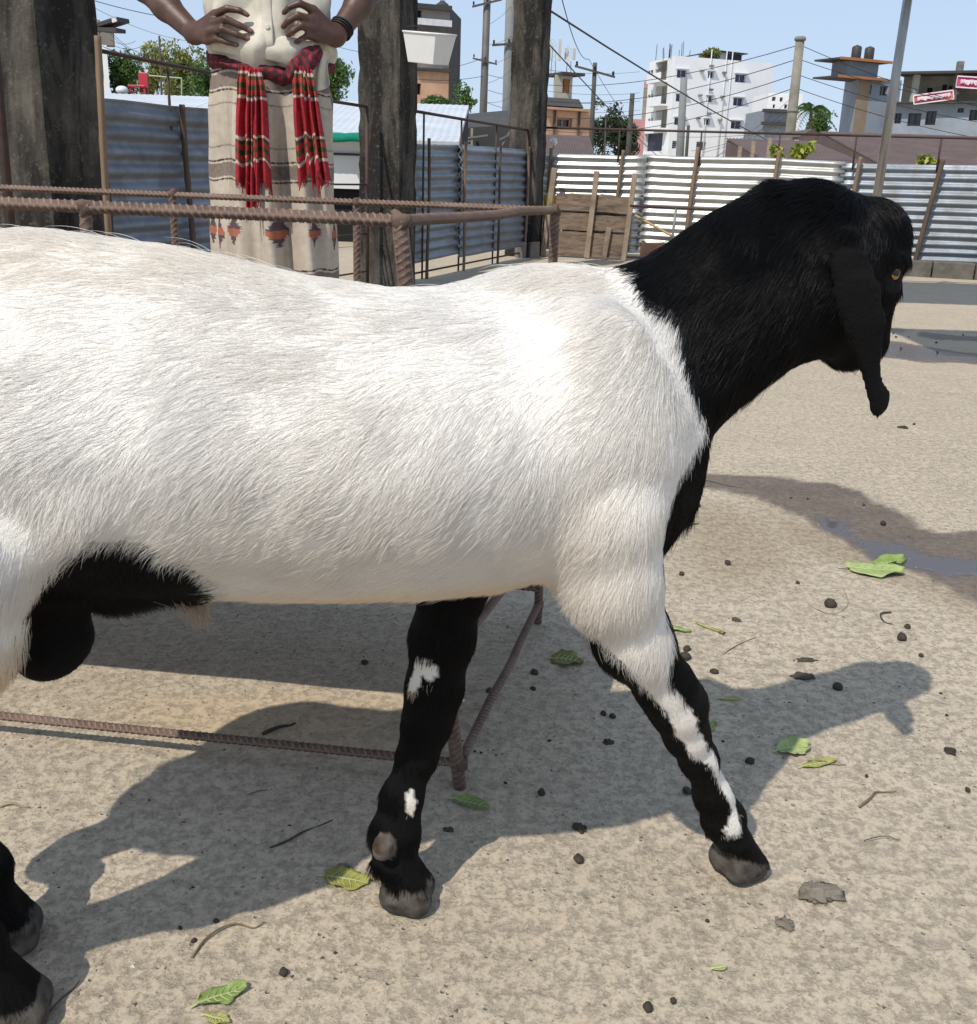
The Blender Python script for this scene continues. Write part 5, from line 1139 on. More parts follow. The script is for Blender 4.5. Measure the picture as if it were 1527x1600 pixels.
def tree(px0, px1, py0, py1, Y, m, label, cat='tree', leaves=2600, name='tree', size=None, nb_=6, seed=1, group=None, trunk=True):
    pxm = (px0+px1)/2; c = at(pxm, (py0+py1)/2, Y); sc_ = 1500.0/Y; w_ = (px1-px0)/2/sc_; h_ = (py1-py0)/2/sc_; base = np.array([c[0], Y, 0])
    o = empty(name, base, 0, label, cat, group); r_ = np.random.default_rng(seed)
    bl = [((c[0]+r_.uniform(-.55, .55)*w_, Y+r_.uniform(-.5, .5)*w_, c[2]+r_.uniform(-.5, .5)*h_), (w_*r_.uniform(.4, .6), w_*.5, h_*r_.uniform(.4, .6))) for k in range(nb_)]+[((c[0], Y, c[2]-.2*h_), (w_*.6, w_*.6, h_*.7))]
    foliage('crown', o, bl, leaves, size or max(.03, 3.0/sc_), m, seed, base)
    mb = MB(); r0 = max(.04, w_*.06); top = np.array([0, 0, c[2]])
    mb.tube(smooth_line([(0, 0, -.1), (r0, 0, c[2]*.4), (0, r0, c[2]*.8), (0, 0, c[2]+h_*.4)], 9), np.linspace(r0, r0*.3, 9), 7)
    for k in range(4):
        b_ = np.array(bl[k][0])-base; mb.tube(smooth_line([(0, 0, c[2]*.55), b_*.5+np.array([0, 0, c[2]*.3]), b_], 6), np.linspace(r0*.5, r0*.15, 6), 5)
    mb.build('trunk', BARK, o, True); return o
# banner lettering is too blurred in the picture to read: broad white strokes as they show
def banner(corners, m1, strokes, label, seed, grad=None):
    pts_ = []
    for px_, py_ in corners:
        d_ = ray(px_, py_); u, z = wall_hit(A5-nb*.75, B5-nb*.75, px_, py_); pts_.append(A5-nb*.75+t*u+np.array([0, 0, z]))
    P4 = np.array(pts_); k = 13; V = []
    for i in range(k):
        a_ = i/(k-1); lo = P4[3]*(1-a_)+P4[2]*a_; hi = P4[0]*(1-a_)+P4[1]*a_
        for b_ in (0, .5, 1): V.append(lo*(1-b_)+hi*b_+nb*(.06*math.sin(a_*9+seed)*math.sin(b_*3+.5)))
    V = np.array(V); org = P4[0]; o = empty('banner', org, 0, label, 'banner')
    link_mesh('cloth', np_mesh('cloth', V-org, [(i*3+j, (i+1)*3+j, (i+1)*3+j+1, i*3+j+1) for i in range(k-1) for j in range(2)]), m1, o)
    wm = surf('white_print', (.72, .62, .66), None, 2, .8, bmp=0); r_ = np.random.default_rng(seed); e1 = (P4[1]-P4[0]); e2 = (P4[3]-P4[0]); mb = MB()
    for a, b in (((0, .0), (1, .0)), ((0, 1), (1, 1)), ((0, 0), (0, 1)), ((1, 0), (1, 1))):
        mb.bar(P4[0]+e1*a[0]+e2*a[1]-nb*.1-org, P4[0]+e1*b[0]+e2*b[1]-nb*.1-org, .03, .09)
    mb.build('border', wm, o); mb = MB()
    x = .10
    while x < .9:
        w_ = r_.uniform(.035, .075); top = .32+r_.uniform(-.03, .03)
        a = P4[0]+e1*x+e2*top; mb.bar(a-nb*.1-org, a+e1*w_-nb*.1-org, .02, .10)
        q_ = [a+e1*w_*.2, a+e1*w_*.25+e2*r_.uniform(.2, .4), a+e1*w_*.9+e2*r_.uniform(.15, .45), a+e1*w_*.7+e2*.05]; mb.tube([p_-nb*.1-org for p_ in q_], .055, 5); x += w_*1.12
    mb.build('lettering', wm, o); return o
PNK = surf('magenta_cloth', (.55, .045, .16), (.48, .05, .16), .8, .8, bmp=0); PNK2 = surf('pink_orange_cloth', (.55, .06, .17), (.56, .14, .07), .35, .8, bmp=0)
banner([(1428, 149.5), (1490, 141), (1488, 157), (1429, 163)], PNK2, 8, 'sagging pink and orange cloth banner with white lettering on the grey building', 3)
banner([(1497, 119), (1560, 123), (1558, 141), (1494, 136)], PNK, 8, 'magenta cloth banner with white lettering tied to the dark upper column', 5)
# ---- brown tin roofs beyond the fence
def shed(name, label, xs, Yf, Yb, zeave, zridge, wall_m, roof_m, zlow=0.0, gable=False):
    x0, x1 = xs; o = empty(name, ((x0+x1)/2, Yf, 0), 0, label, 'shed'); org = np.array(o.location)
    nx = min(400, max(8, int((x1-x0)/.035))); V = []; 
    for i in range(nx+1):
        x = x0+(x1-x0)*i/nx; wv = (.003 if roof_m is TIN_WHITE else .010)*math.cos(math.pi*i)
        V += [np.array([x, Yf-.3, zeave-.05+wv])-org, np.array([x, Yb, zridge+wv])-org]
    r_ = link_mesh('roof', np_mesh('roof', V, [(i*2, i*2+2, i*2+3, i*2+1) for i in range(nx)], False), roof_m, o); s_ = r_.modifiers.new('t', 'SOLIDIFY'); s_.thickness = .03
    mb = MB(); mb.add([(x0, Yf, zlow), (x1, Yf, zlow), (x1, Yf, zeave), (x0, Yf, zeave), (x0, Yb, zlow), (x1, Yb, zlow), (x1, Yb, zridge-.04), (x0, Yb, zridge-.04)], [(0, 1, 2, 3), (1, 5, 6, 2), (5, 4, 7, 6), (4, 0, 3, 7)]); mb.v = [tuple(np.array(p_)-org) for p_ in mb.v]; mb.build('wall', wall_m, o); return o
def xcol(px, Y): return float(at(px, 250, Y)[0])
def zrow(px, py, Y): return float(at(px, py, Y)[2])
shed('brown_roofed_shed', 'long low shed with a brown tin roof behind the dull tin fence', (xcol(1295, 26), xcol(1680, 26)), 22, 27, zrow(1400, 262, 22), zrow(1400, 209, 27), TIN_BROWN, TIN_BROWN)
shed('brown_roofed_shed', 'small brown tin-roofed shed in front of the apartment block', (xcol(1150, 20), xcol(1290, 20)), 18, 21, zrow(1200, 246, 18), zrow(1200, 218, 21), TIN_BROWN, TIN_BROWN)
shed('brown_roofed_shed', 'sloping brown tin lean-to below the peach house', (xcol(838, 30), xcol(918, 30)), 28, 30, zrow(880, 240, 28), zrow(880, 211, 30), TIN_BROWN, TIN_BROWN)
sf = empty('roof_ridge_shed', (xcol(1265, 30), 30, 0), 0, 'far brown gable roof below the coconut palm', 'shed'); mb = MB(); x0, x1, xm = xcol(1243, 30), xcol(1283, 30), xcol(1264, 30); zz0, zz1 = zrow(1260, 214, 30), zrow(1264, 201, 30)
mb.add([(x0-xm, 0, zz0), (x1-xm, 0, zz0), (0, 0, zz1), (x0-xm, 3, zz0), (x1-xm, 3, zz0), (0, 3, zz1), (x0-xm, 0, 0), (x1-xm, 0, 0)], [(0, 1, 2), (0, 2, 5, 3), (1, 4, 5, 2), (6, 7, 1, 0)]); mb.build('roof', TIN_BROWN, sf)
for k, (xa, ya, yb) in enumerate(((1153, 228, 247), (1173, 220, 246), (1198, 215, 243))):
    Y_ = 17.5; mb = MB(); mb.bar((0, 0, 0), (.02, 0, zrow(xa, ya, Y_)), .055, .055, up=(1, 0, 0)); o = mb.build('wooden_post', WOOD_L); o.location = (xcol(xa, Y_), Y_, 0); tag(o, ('short wooden post at the eave of the small brown shed', 'middle wooden post between two others by the small brown shed', 'tallest wooden post beside the small brown shed')[k], 'post', 'posts by the brown shed')
# ---- peach house with rooftop room and antennas
A6, B6 = col_pt(846, 55), col_pt(924, 56.5)
ph = empty('peach_house', A6, 0, 'peach coloured house with dark roof and a small rooftop room', 'building'); z6 = wall_hit(A6, B6, 880, 169)[1]; r6 = rects_of(A6, B6, [(871, 894, 184, 200)])
facade(ph, A6, B6, -1, z6, r6, PEACH, .3); window(ph, A6, B6, r6[0], GLD, PEACH, .3, 1); box_walls(ph, [A6, B6, B6+[0, 5, 0], A6+[0, 5, 0]], -1, z6, PEACH, SLAB, skip=(0,))
t6 = (B6-A6)/np.linalg.norm(B6-A6)
for x_ in (867, 905): u, _ = wall_hit(A6, B6, x_, 190); mb = MB(); mb.bar(t6*u+np.array([0, -.06, 0]), t6*u+np.array([0, -.06, z6]), .12, .12, up=(1, 0, 0)); mb.build('pilaster', BARK, ph)
mb = MB(); mb.bar(np.array([0, -.1, z6-.05]), t6*2.75+np.array([0, -.1, z6-.05]), .5, .12); mb.build('cornice', PEACH, ph)
za, zb_ = wall_hit(A6, B6, 880, 169)[1], wall_hit(A6, B6, 880, 149)[1]; u0, _ = wall_hit(A6, B6, 846, 160); u1, _ = wall_hit(A6, B6, 912, 160)
mb = MB(); mb.add([t6*u0+[0, -.2, za+.08], t6*u1+[0, -.2, za+.08], t6*(u1-.1)+[0, 2.2, zb_], t6*u0+[0, 2.2, zb_], t6*u1+[0, 2.3, za], t6*u0+[0, 2.3, za]], [(0, 1, 2, 3), (1, 4, 2), (3, 2, 4, 5)]); mb.build('tin_roof', SLAB, ph)
u0, z0 = wall_hit(A6, B6, 870, 150); u1, z1 = wall_hit(A6, B6, 900, 116); R0, R1 = A6+t6*u0+[0, 2.3, 0], A6+t6*u1+[0, 2.3, 0]; rr = rects_of(R0, R1, [(880, 889.5, 123, 146)])
CRM = surf('cream_render', (.55, .52, .42), None, 1, .9, bmp=0); facade(ph, R0, R1, za-.2, z1+.1, rr, CRM, .12, 'room_wall'); mb = MB(); r = rr[0]; mb.bar(t6*((r[0]+r[1])/2)+(R0-A6)+np.array([0, .08, r[2]]), t6*((r[0]+r[1])/2)+(R0-A6)+np.array([0, .08, r[3]]), .3, .04, up=(0, 1, 0)); mb.build('door', ORNG, ph)
box_walls(ph, [R0, R1, R1+[0, 1.5, 0], R0+[0, 1.5, 0]], za-.2, z1+.1, CRM, None, 'room_side', skip=(0,)); mb = MB(); mb.bar((R0-A6)+t6*-.15+np.array([0, .6, z1+.15]), (R1-A6)+t6*.15+np.array([0, .6, z1+.15]), 2.2, .14); mb.build('room_slab', SLAB, ph)
for k, (x_, y_) in enumerate(((872, 50), (897, 62))):
    u, z = wall_hit(A6, B6, x_, y_); b0 = A6+t6*u+[0, 3, 0]; o = empty('antenna_mast', b0, 0, ('cellular antenna mast with two tall panels on the rooftop room', 'thin cellular mast with round dishes on the rooftop room')[k], 'antenna', 'rooftop antenna masts'); GA = surf('pale_antenna', (.50, .50, .47), None, 2, .6, bmp=0)
    zf = z1+.2
    for dx in (-.13, .13): pipe('leg', [b0+[dx, 0, zf], b0+[dx*.5, 0, z]], .022, GA, o, 5)
    mb = MB(); nn_ = 7
    for i in range(nn_): a0, a1 = zf+(z-zf)*i/nn_, zf+(z-zf)*(i+1)/nn_; mb.tube([(-.13 if i % 2 else .13, 0, a0), (.13 if i % 2 else -.13, 0, a1)], .012, 4)
    mb.build('bracing', GA, o)
    for dx in ((-.25, .3) if k == 0 else (-.2, .25)): mb = MB(); mb.box((dx, -.1, z-.55 if k == 0 else z-.4), (.16, .1, 1.1 if k == 0 else .6)); mb.build('antenna_panel', GA, o, bevel=.01)
    if k: mb = MB(); mb.lathe([(.001, 0), (.14, .0), (.16, .08), (.001, .08)], 12); d_ = mb.build('dish', FRM, o); d_.location = (-.05, -.12, z-.7); d_.rotation_euler = (R(90), 0, 0)
# pink wall and blue-roof clutter between
pk = empty('pink_house', col_pt(985, 95), 0, 'narrow pink house behind the dark wooden pole', 'building'); A7, B7 = col_pt(985, 95), col_pt(1004, 95); facade(pk, A7, B7, -1, wall_hit(A7, B7, 990, 186)[1], [], PINKW, .2); box_walls(pk, [A7, B7, B7*1.05, A7*1.05], -1, wall_hit(A7, B7, 990, 186)[1], PINKW, None, skip=(0,))
A8, B8 = col_pt(998, 150), col_pt(1008, 150); pk2 = empty('red_house', A8, 0, 'red topped house corner just behind the apartment block', 'building'); z8 = wall_hit(A8, B8, 1000, 127)[1]; facade(pk2, A8, B8, -1, z8-.9, [], BEIGE, .2); facade(pk2, A8-[0, .05, 0], B8-[0, .05, 0], z8-.9, z8, [], PINKW, .2, 'parapet'); box_walls(pk2, [A8, B8, B8*1.04, A8*1.04], -1, z8-.9, BEIGE, None, skip=(0,))
# ---- old tower house behind the basket
A9, M9, B9 = col_pt(648, 45), col_pt(699, 45.5), col_pt(716, 49)
ot = empty('tower_house', A9, 0, 'old stained concrete tower house with peach lower wall behind the basket', 'building'); z9 = wall_hit(A9, M9, 680, 9)[1]; zp = wall_hit(A9, M9, 680, 112)[1]
rT = rects_of(A9, M9, [(650, 659, 15, 32), (650, 658, 130, 148)]); facade(ot, A9, M9, zp, z9, rT[:1], OLDC, .3); facade(ot, A9, M9, -1, zp, rT[1:], PEACH, .3, 'lower_wall'); [window(ot, A9, M9, r, GLD, SLAB, .3, 0) for r in rT]
facade(ot, M9, B9, -1, z9, [], surf('shade_toned_concrete', (.07, .07, .072), (.04, .04, .042), 1, .95), .2, 'shaded_wall'); box_walls(ot, [A9, M9, B9, A9+[0, 4, 0]], -1, z9, OLDC, SLAB, skip=(0, 1))  # side wall: its shade is painted in as a darker concrete tone
t9 = (M9-A9)/np.linalg.norm(M9-A9)
for y_, hh, mm in ((36, .25, FRM), (12, .2, SLAB), (53, .2, SLAB), (110, .12, SLAB)): _, z = wall_hit(A9, M9, 680, y_); mb = MB(); mb.bar(np.array([0, -.08, z]), t9*1.55+np.array([0, -.08, z]), .25, hh); mb.build('band', mm, ot)
_, z = wall_hit(A9, M9, 680, 6); mb = MB(); mb.lathe([(.25, 0), (.27, .05), (.27, .35), (.12, .45), (.1, .5)], 12); o = mb.build('water_tank', SLAB, ot, True); o.location = Vector(t9*1.1+np.array([0, .8, z9-.16]))
# ---- pale long shed roof and stall front behind the pillar row
ls = shed('long_tin_shed', 'long shed with pale tin roof and white front behind the pillars', (xcol(40, 11), xcol(726, 11)), 9.6, 12, zrow(540, 208, 9.6), zrow(540, 158, 12), DARK, TIN_WHITE, .0)  # near-black front wall stands in for the open shed's unlit inside
mb = MB(); mb.bar((xcol(500, 9.5)-ls.location[0], -.10, zrow(540, 258, 9.5)), (xcol(600, 9.5)-ls.location[0], -.10, zrow(540, 258, 9.5)), .04, .42); mb.build('front_panel', surf('white_panel', (.66, .68, .70), (.6, .62, .64), 2, .5, bmp=.02), ls)
mb = MB(); mb.bar((xcol(500, 9.5)-ls.location[0], -.13, zrow(540, 241, 9.5)), (xcol(600, 9.5)-ls.location[0], -.13, zrow(540, 241, 9.5)), .03, .02); mb.build('panel_trim', SLAB, ls)
gt = grid_cloth('green_tarp', lambda U, V: np.c_[xcol(512, 8.8)+U*(xcol(590, 8.8)-xcol(512, 8.8)), 8.8+np.clip(V-.3, 0, 1)*.9, zrow(540, 209, 8.8)-.006*np.sin(U*9)-np.clip(.3-V, 0, 1)*.22+np.clip(V-.3, 0, 1)*.03], lambda U, V, P_: np.tile([[.010, .22, .14]], (len(U), 1)), 24, 8, False, None, .01); tag(gt, 'green tarpaulin awning in front of the white shed front', 'tarp')
mb = MB(); mb.bar((xcol(590, 8.8), 8.82, 0), (xcol(590, 8.8), 8.82, zrow(590, 213, 8.8)), .03, .03, up=(1, 0, 0)); mb.bar((xcol(512, 8.8), 8.82, 0), (xcol(512, 8.8), 8.82, zrow(512, 213, 8.8)), .03, .03, up=(1, 0, 0)); ob = mb.build('support', PIPE, gt)
bb_ = MB(); bb_.box((0, 0, .10), (.55, .3, .2)); bo = bb_.build('blue_crate', surf('blue_plastic', (.02, .05, .10), None, 5, .5, bmp=0), None, bevel=.01); g_ = ground_at(545, 375); bo.location = (g_[0], g_[1], 0); tag(bo, 'dark blue plastic crate on the ground under the green tarpaulin', 'crate')
# dark lean-to with clutter beside it
dl = empty('dark_lean_to', (xcol(755, 13), 13, 0), 0, 'dark cluttered lean-to of old tin and poles behind the steel utility pole', 'shed'); mb = MB(); xa, xb = xcol(722, 13)-dl.location[0], xcol(800, 13)-dl.location[0]
mb.add([(xa, 0, 0), (xb, 0, 0), (xb, 0, zrow(795, 195, 13)), (xa, 0, zrow(725, 200, 13)), (xa, 2, zrow(725, 172, 14)), (xb, 2, zrow(790, 165, 14))], [(0, 1, 2, 3), (3, 2, 5, 4)]); mb.build('wall', SLAB, dl)
mb = MB()
for k in range(16): a = (rng.uniform(xa, xb), -.15, rng.uniform(.7, 1.35)); mb.bar(a, (a[0]+rng.uniform(-.3, .3), -.1, a[2]+rng.uniform(-.12, .25)), .03, .02)
mb.build('scrap', OLDC, dl)
# ---- small white house corner on the left with tilted panel
A10, B10 = col_pt(120, 30), col_pt(180, 30.3); sh_ = empty('white_stair_house', A10, 0, 'small white house corner with grey concrete cap beside the dark pillar', 'building'); z10 = wall_hit(A10, B10, 160, 70)[1]; zc10 = wall_hit(A10, B10, 150, 38)[1]
facade(sh_, A10, B10, -1, z10, [], WHT, .2); box_walls(sh_, [A10, B10, B10*1.12, A10*1.12], -1, z10, WHT, None, skip=(0,)); u1, _ = wall_hit(A10, B10, 172, 60); t10 = (B10-A10)/np.linalg.norm(B10-A10)
mb = MB(); mb.bar(np.array([0, .3, (z10+zc10)/2]), t10*u1+np.array([0, .3, (z10+zc10)/2]), .5, zc10-z10); mb.build('concrete_cap', OLDC, sh_)
a_, b_ = at(146, 46, 29), at(192, 31, 28.6); so = empty('tilted_panel', a_, 0, 'dark tilted panel with pale stripe on the white house cap', 'panel'); mb = MB(); mb.bar((0, 0, 0), b_-a_, .5, .10); mb.build('slab', SLAB, so); a2, b2 = at(160, 47, 28.8)-a_, at(189, 48, 28.6)-a_; mb = MB(); mb.bar(a2, b2, .4, .10); mb.build('lower_slab', SLAB, so); mb = MB(); mb.bar(a_*0+(b_-a_)*.78+np.array([0, -.28, .0]), (b_-a_)*.92+np.array([0, -.28, 0]), .03, .11); mb.build('stripe', FRM, so); mb = MB(); mb.bar((0.05, .2, -.1), (.05, .25, zc10-a_[2]), .08, .08, up=(1, 0, 0)); mb.build('bracket', OLDC, so)
# roof-top odds and ends on the long shed
rc = at(216, 133, 12.2); o = empty('red_chair', (rc[0], 12.2, zrow(216, 145, 12.2)), 0, 'red plastic chair standing on the pale shed roof', 'chair'); RED = surf('red_plastic', (.42, .03, .045), (.36, .03, .04), 6, .4, bmp=0)
mb = MB(); mb.box((.04, .08, .12), (.11, .02, .22)); mb.build('backrest', RED, o, bevel=.008); mb = MB(); mb.box((.0, 0, .07), (.20, .14, .025)); mb.build('seat', RED, o, bevel=.006)
for x_ in (-.08, .09):
    for y_ in (-.05, .06): mb = MB(); mb.bar((x_, y_, 0), (x_*.9, y_*.9, .065), .018, .018, up=(1, 0, 0)); mb.build('leg', RED, o)
mb = MB(); pr = [(max(.001, .075*math.sin(math.pi*i/7)), .05-.05*math.cos(math.pi*i/7)) for i in range(8)]; mb.lathe(pr, 10); o = mb.build('white_bundle', FRM, None, True); rc = at(191, 141, 12.1); o.location = (rc[0], 12.1, rc[2]-.05); tag(o, 'white cloth bundle lying beside the red chair on the roof', 'bundle')
o = empty('green_rail', (xcol(262, 12.3), 12.3, zrow(262, 145, 12.3)), 0, 'pale green pipe rail standing on the shed roof by the trees', 'railing'); gm_ = surf('pale_green_paint', (.42, .48, .28), None, 4, .6, bmp=0); xa, xb, zt_ = xcol(234, 12.3)-o.location[0], xcol(291, 12.3)-o.location[0], .165
mb = MB(); mb.tube([(xa, 0, zt_+.02), (xb, 0, zt_)], .009, 6); mb.build('top_rail', gm_, o); mb = MB(); mb.tube([(xb, 0, zt_), (xb-.01, 0, -.02)], .009, 6); mb.build('leg', gm_, o)
# ---- trees
tree(168, 222, 72, 160, 33, LF_G, 'dense green tree beside the white house corner', seed=3, leaves=4200)
tree(200, 272, 68, 166, 36, LF_Y, 'thin yellowish tree behind the red chair', seed=4, leaves=4600); tree(240, 325, 66, 166, 38, LF_Y, 'large yellow-green tree behind the person and the pale green rail', seed=5, leaves=5600); tree(282, 350, 78, 166, 34, LF_G, 'green tree partly hidden by the person in the cream shirt', seed=6)
tree(488, 553, 90, 168, 33, LF_G, 'dense green tree between the person and the basket pillar', seed=7, leaves=3600); tree(655, 716, 142, 178, 22, LF_G, 'low leafy tree below the old tower house', seed=8); tree(704, 748, 132, 176, 23, LF_G, 'leafy sapling beside the steel utility pole', seed=9, leaves=1200)
tree(914, 972, 156, 250, 68, LF_D, 'dark tree behind the cross-armed pole', seed=10); tree(946, 996, 176, 250, 70, LF_D, 'dark low tree beside the pink house', seed=11, leaves=3600)
tree(1262, 1306, 165, 214, 72, LF_G, 'round green tree beside the stair tower', seed=12); tree(1094, 1128, 72, 90, 128, LF_Y, 'rooftop shrub on the apartment block', 'shrub', 500, 'rooftop_shrub', .28, 4, 13)
def palm(px, py, Y, rad, label, seed):
    c = at(px, py, Y); base = np.array([c[0], Y, 0]); o = empty('coconut_palm', base, 0, label, 'palm'); r_ = np.random.default_rng(seed)
    mb = MB(); mb.tube(smooth_line([(0, 0, 0), (.1, 0, c[2]*.5), (0, 0, c[2])], 10), np.linspace(.16, .10, 10), 8); mb.build('trunk', BARK, o, True)
    for k in range(15):
        a = 2*math.pi*k/15+r_.uniform(-.2, .2); el = r_.uniform(-.2, 1.1); d_ = np.array([math.cos(a)*math.cos(el), math.sin(a)*math.cos(el), math.sin(el)])
        ts = np.linspace(0, 1, 12); spine = np.array([c-base+d_*rad*s__+np.array([0, 0, -rad*.75*s__*s__]) for s__ in ts]); mb = MB(); mb.tube(spine, np.linspace(.03, .008, 12), 4)
        sd = np.cross(d_, [0, 0, 1.0]); sd /= np.linalg.norm(sd)+1e-9
        for i in range(1, 12):
            for s2 in (-1, 1):
                tip = spine[i]+sd*s2*rad*.26*(1-.6*abs(ts[i]-.4))+np.array([0, 0, -rad*.16])+d_*rad*.08; w_ = d_*rad*.035; mb.add([spine[i]-w_, spine[i]+w_, tip], [(0, 1, 2)])
        mb.build('frond', LF_G, o)
palm(1268, 172, 62, 1.5, 'coconut palm behind the concrete utility pole', 3)
def bush(px0, px1, py0, py1, Y, m, label, seed, n_=160, flower=None):
    o = tree(px0, px1, py0, py1, Y, m, label, 'plant', n_, 'potted_plant', .035, 3, seed)
    return o
bush(1200, 1226, 226, 250, 9.6, LF_C, 'small croton plant beside the concrete pole behind the fence', 21); bush(1228, 1274, 218, 250, 9.6, LF_C, 'wide yellow-green croton plant behind the bright tin fence', 22, 260); bp_ = bush(1426, 1466, 234, 264, 8.45, LF_C, 'leafy light green plant with red flower on the dull tin fence', 23, 220)
mb = MB(); c_ = at(1470, 254, 8.4)-np.array(bp_.location); 
for k in range(7): a = k*.9; mb.add([c_, c_+np.array([.03*math.cos(a), -.02, .03*math.sin(a)]), c_+np.array([.03*math.cos(a+.7), .01, .03*math.sin(a+.7)])], [(0, 1, 2)])
mb.tube([c_, c_*np.array([.5, 1, .96])], .003, 4); mb.build('flower', surf('red_petal', (.5, .02, .03), None, 5, .6, bmp=0), bp_)
# ---- utility poles
CONC = surf('concrete_pole', (.27, .25, .20), (.20, .185, .15), 3, .9, 0, .2, (.10, .09, .075), 2, .5); CPG = surf('pale_concrete_pole', (.21, .22, .215), (.17, .18, .175), 3, .85, 0, .1); DKW = surf('dark_wooden_pole', (.085, .08, .07), (.05, .048, .042), 3, .9, 0, .3)
def upole(xt, yt, xb, Y, r0, r1, m, label, arms=(), zbase=0.0):
    top = at(xt, yt, Y); b = at(xb, 245, Y); o = empty('utility_pole', (b[0], Y, zbase), 0, label, 'pole', 'utility poles'); mb = MB()
    L_ = np.array([top[0]-b[0], 0, top[2]]); mb.tube([L_*0, L_*.5, L_], [r0, (r0+r1)/2, r1], 12); mb.build('shaft', m, o, True)
    for k, (f_, w_, a_) in enumerate(arms):
        c_ = L_*f_; mb = MB(); d_ = np.array([math.cos(a_), 0, math.sin(a_)])*w_; mb.bar(c_-d_+[0, -r0-.02, 0], c_+d_+[0, -r0-.02, 0], min(.07, w_*.12), min(.07, w_*.12)); ar = mb.build('cross_arm', DKW, o)
        for q_ in (-.9, 0, .9): mb = MB(); mb.lathe([(.03, 0), (.05, .05), (.03, .08), (.05, .11), (.02, .16)], 8); i_ = mb.build('insulator', DARK, ar); i_.location = Vector(c_+d_*q_+np.array([0, -r0-.02, .02])); i_.scale = [min(1, w_*1.4)]*3
    return o, top
up1, T1 = upole(1251, 57, 1231, 34, .19, .14, CONC, 'thick tan concrete utility pole rising behind the bright tin fence')
for q_ in (.93, .52): pass
for zf in (.985, .55):
    mb = MB(); sh = np.array([T1[0]-up1.location[0], 0, T1[2]])*zf; mb.lathe([(.175, -.05), (.185, 0), (.175, .05)], 14); o = mb.build('collar', CPG, up1, True); o.location = Vector(sh)
up2, T2 = upole(1069, 121, 1064, 40, .17, .13, CPG, 'pale round concrete pole standing against the apartment block'); up3, T3 = upole(930, 98, 923, 38, .10, .075, DKW, 'dark pole with a slanted cross arm beside the peach house', [(.93, .75, -.22)])
up4, T4 = upole(988.5, 146, 981, 45, .14, .10, DKW, 'plain dark wooden pole beside the pink house'); up5, T5 = upole(1076, 196, 1073, 60, .10, .09, DKW, 'short thin pole behind the pale round concrete pole')
up6, T6 = upole(764, -70, 752, 17, .066, .055, surf('grey_steel_pole', (.16, .15, .14), (.10, .095, .09), 8, .6, .3, .1), 'grey steel utility pole between the basket pillar and the next pillar', [(.82, .24, .25), (.60, .2, -.2)]); up7, T7 = upole(800, -70, 790, 19, .09, .08, CPG, 'pale steel utility pole half hidden behind the plank-side pillar', [(.66, .3, .1)])
up8, T8 = upole(947, 178, 946, 66, .05, .05, DKW, 'far thin pole above the dark trees', [(.95, .4, 0)]); up9, T9 = upole(249, 56, 256, 31, .035, .03, BARK, 'thin bare pole rising among the left trees')
# ---- overhead wires
WIRE = surf('wire', (.02, .02, .022), None, 5, .6, bmp=0)
def wire(a, b, sag, label, r=.012, grp='overhead wires'):
    a = np.array(a, float); b = np.array(b, float); ts = np.linspace(0, 1, 18); pts_ = [a+(b-a)*q_-np.array([0, 0, sag*4*q_*(1-q_)]) for q_ in ts]
    mb = MB(); mb.tube(np.array(pts_)-a, r*.48, 5, False); o = mb.build('overhead_wire', WIRE); o.location = Vector(a); tag(o, label, 'wire', grp); return o
for k, (yl, yp, yr) in enumerate(((116, 70, 190), (140, 92, 178), (160, 116, 205), (178, 137, 232))):
    f_ = (yp-57)/190; xp = 1251-20*f_
    wire(at(xp, yp, 34), at(760, yl, 60), .9+.1*k, 'black wire running from the thick tan pole past the apartment block', .028, 'wires left of the tan pole')
    wire(at(xp, yp, 34), at(1640, yr, 34), .25, 'black wire running from the thick tan pole past the stair tower', .022, 'wires right of the tan pole')
for k, (a_, b_, s_) in enumerate((((1090, 262), (1240, 150), .15), ((1110, 250), (1240, 165), .1), ((1080, 236), (1240, 178), .2), ((1120, 255), (1240, 172), .05), ((1060, 214), (1200, 208), .05), ((1100, 238), (1230, 190), .1))): wire(at(*a_, 36), at(*b_, 36), s_, 'thin wire crossing in front of the white apartment block', .014, 'thin wires before the apartment block')
wire(at(846, 8, 14), at(1330, 260, 60), .5, 'thick wire slanting down across the sky to the apartment block', .03); wire(at(846, 56, 14), at(1050, 262, 40), .1, 'wire slanting down past the rooftop antenna masts', .02); wire(at(876, -10, 14), at(920, 92, 30), .25, 'wire dropping to the pole with the slanted cross arm', .016); wire(at(920, 92, 30), at(1035, 240, 40), .3, 'wire running down from the slanted cross arm to the shutter', .016)
for k, (y0, y1) in enumerate(((108, 112), (141, 145), (156, 158), (170, 172))): wire(at(846, y0, 50), at(1000, y1, 60), .15, 'level wire passing the cross-armed pole', .018, 'level wires by the cross-armed pole')
wire(at(130, -4, 14), at(320, 34, 18), .05, 'thick wire passing above the forearm of the person', .011); wire(at(140, 8, 14), at(330, 66, 18), .12, 'thin wire sagging below the thick one by the forearm', .006); wire(at(142, 65, 9), at(330, 112, 12), .06, 'wire running just above the pipe rail of the grimy fence', .006)
wire(at(500, 62, 16), at(572, 82, 16), .03, 'wire between the person and the basket pillar', .007); wire(at(640, 108, 16), at(760, 88, 17), .08, 'wire from the basket pillar to the grey steel pole', .008); wire(at(640, 122, 16), at(760, 118, 17), .05, 'lower wire behind the basket reaching the grey steel pole', .008)
for k in range(5): wire(at(758+rng.uniform(-2, 4), 40+30*k, 17), at(800, 10+36*k+rng.uniform(-10, 10), 19), .04, 'slack wire between the two steel utility poles', .006, 'wires between the steel poles')
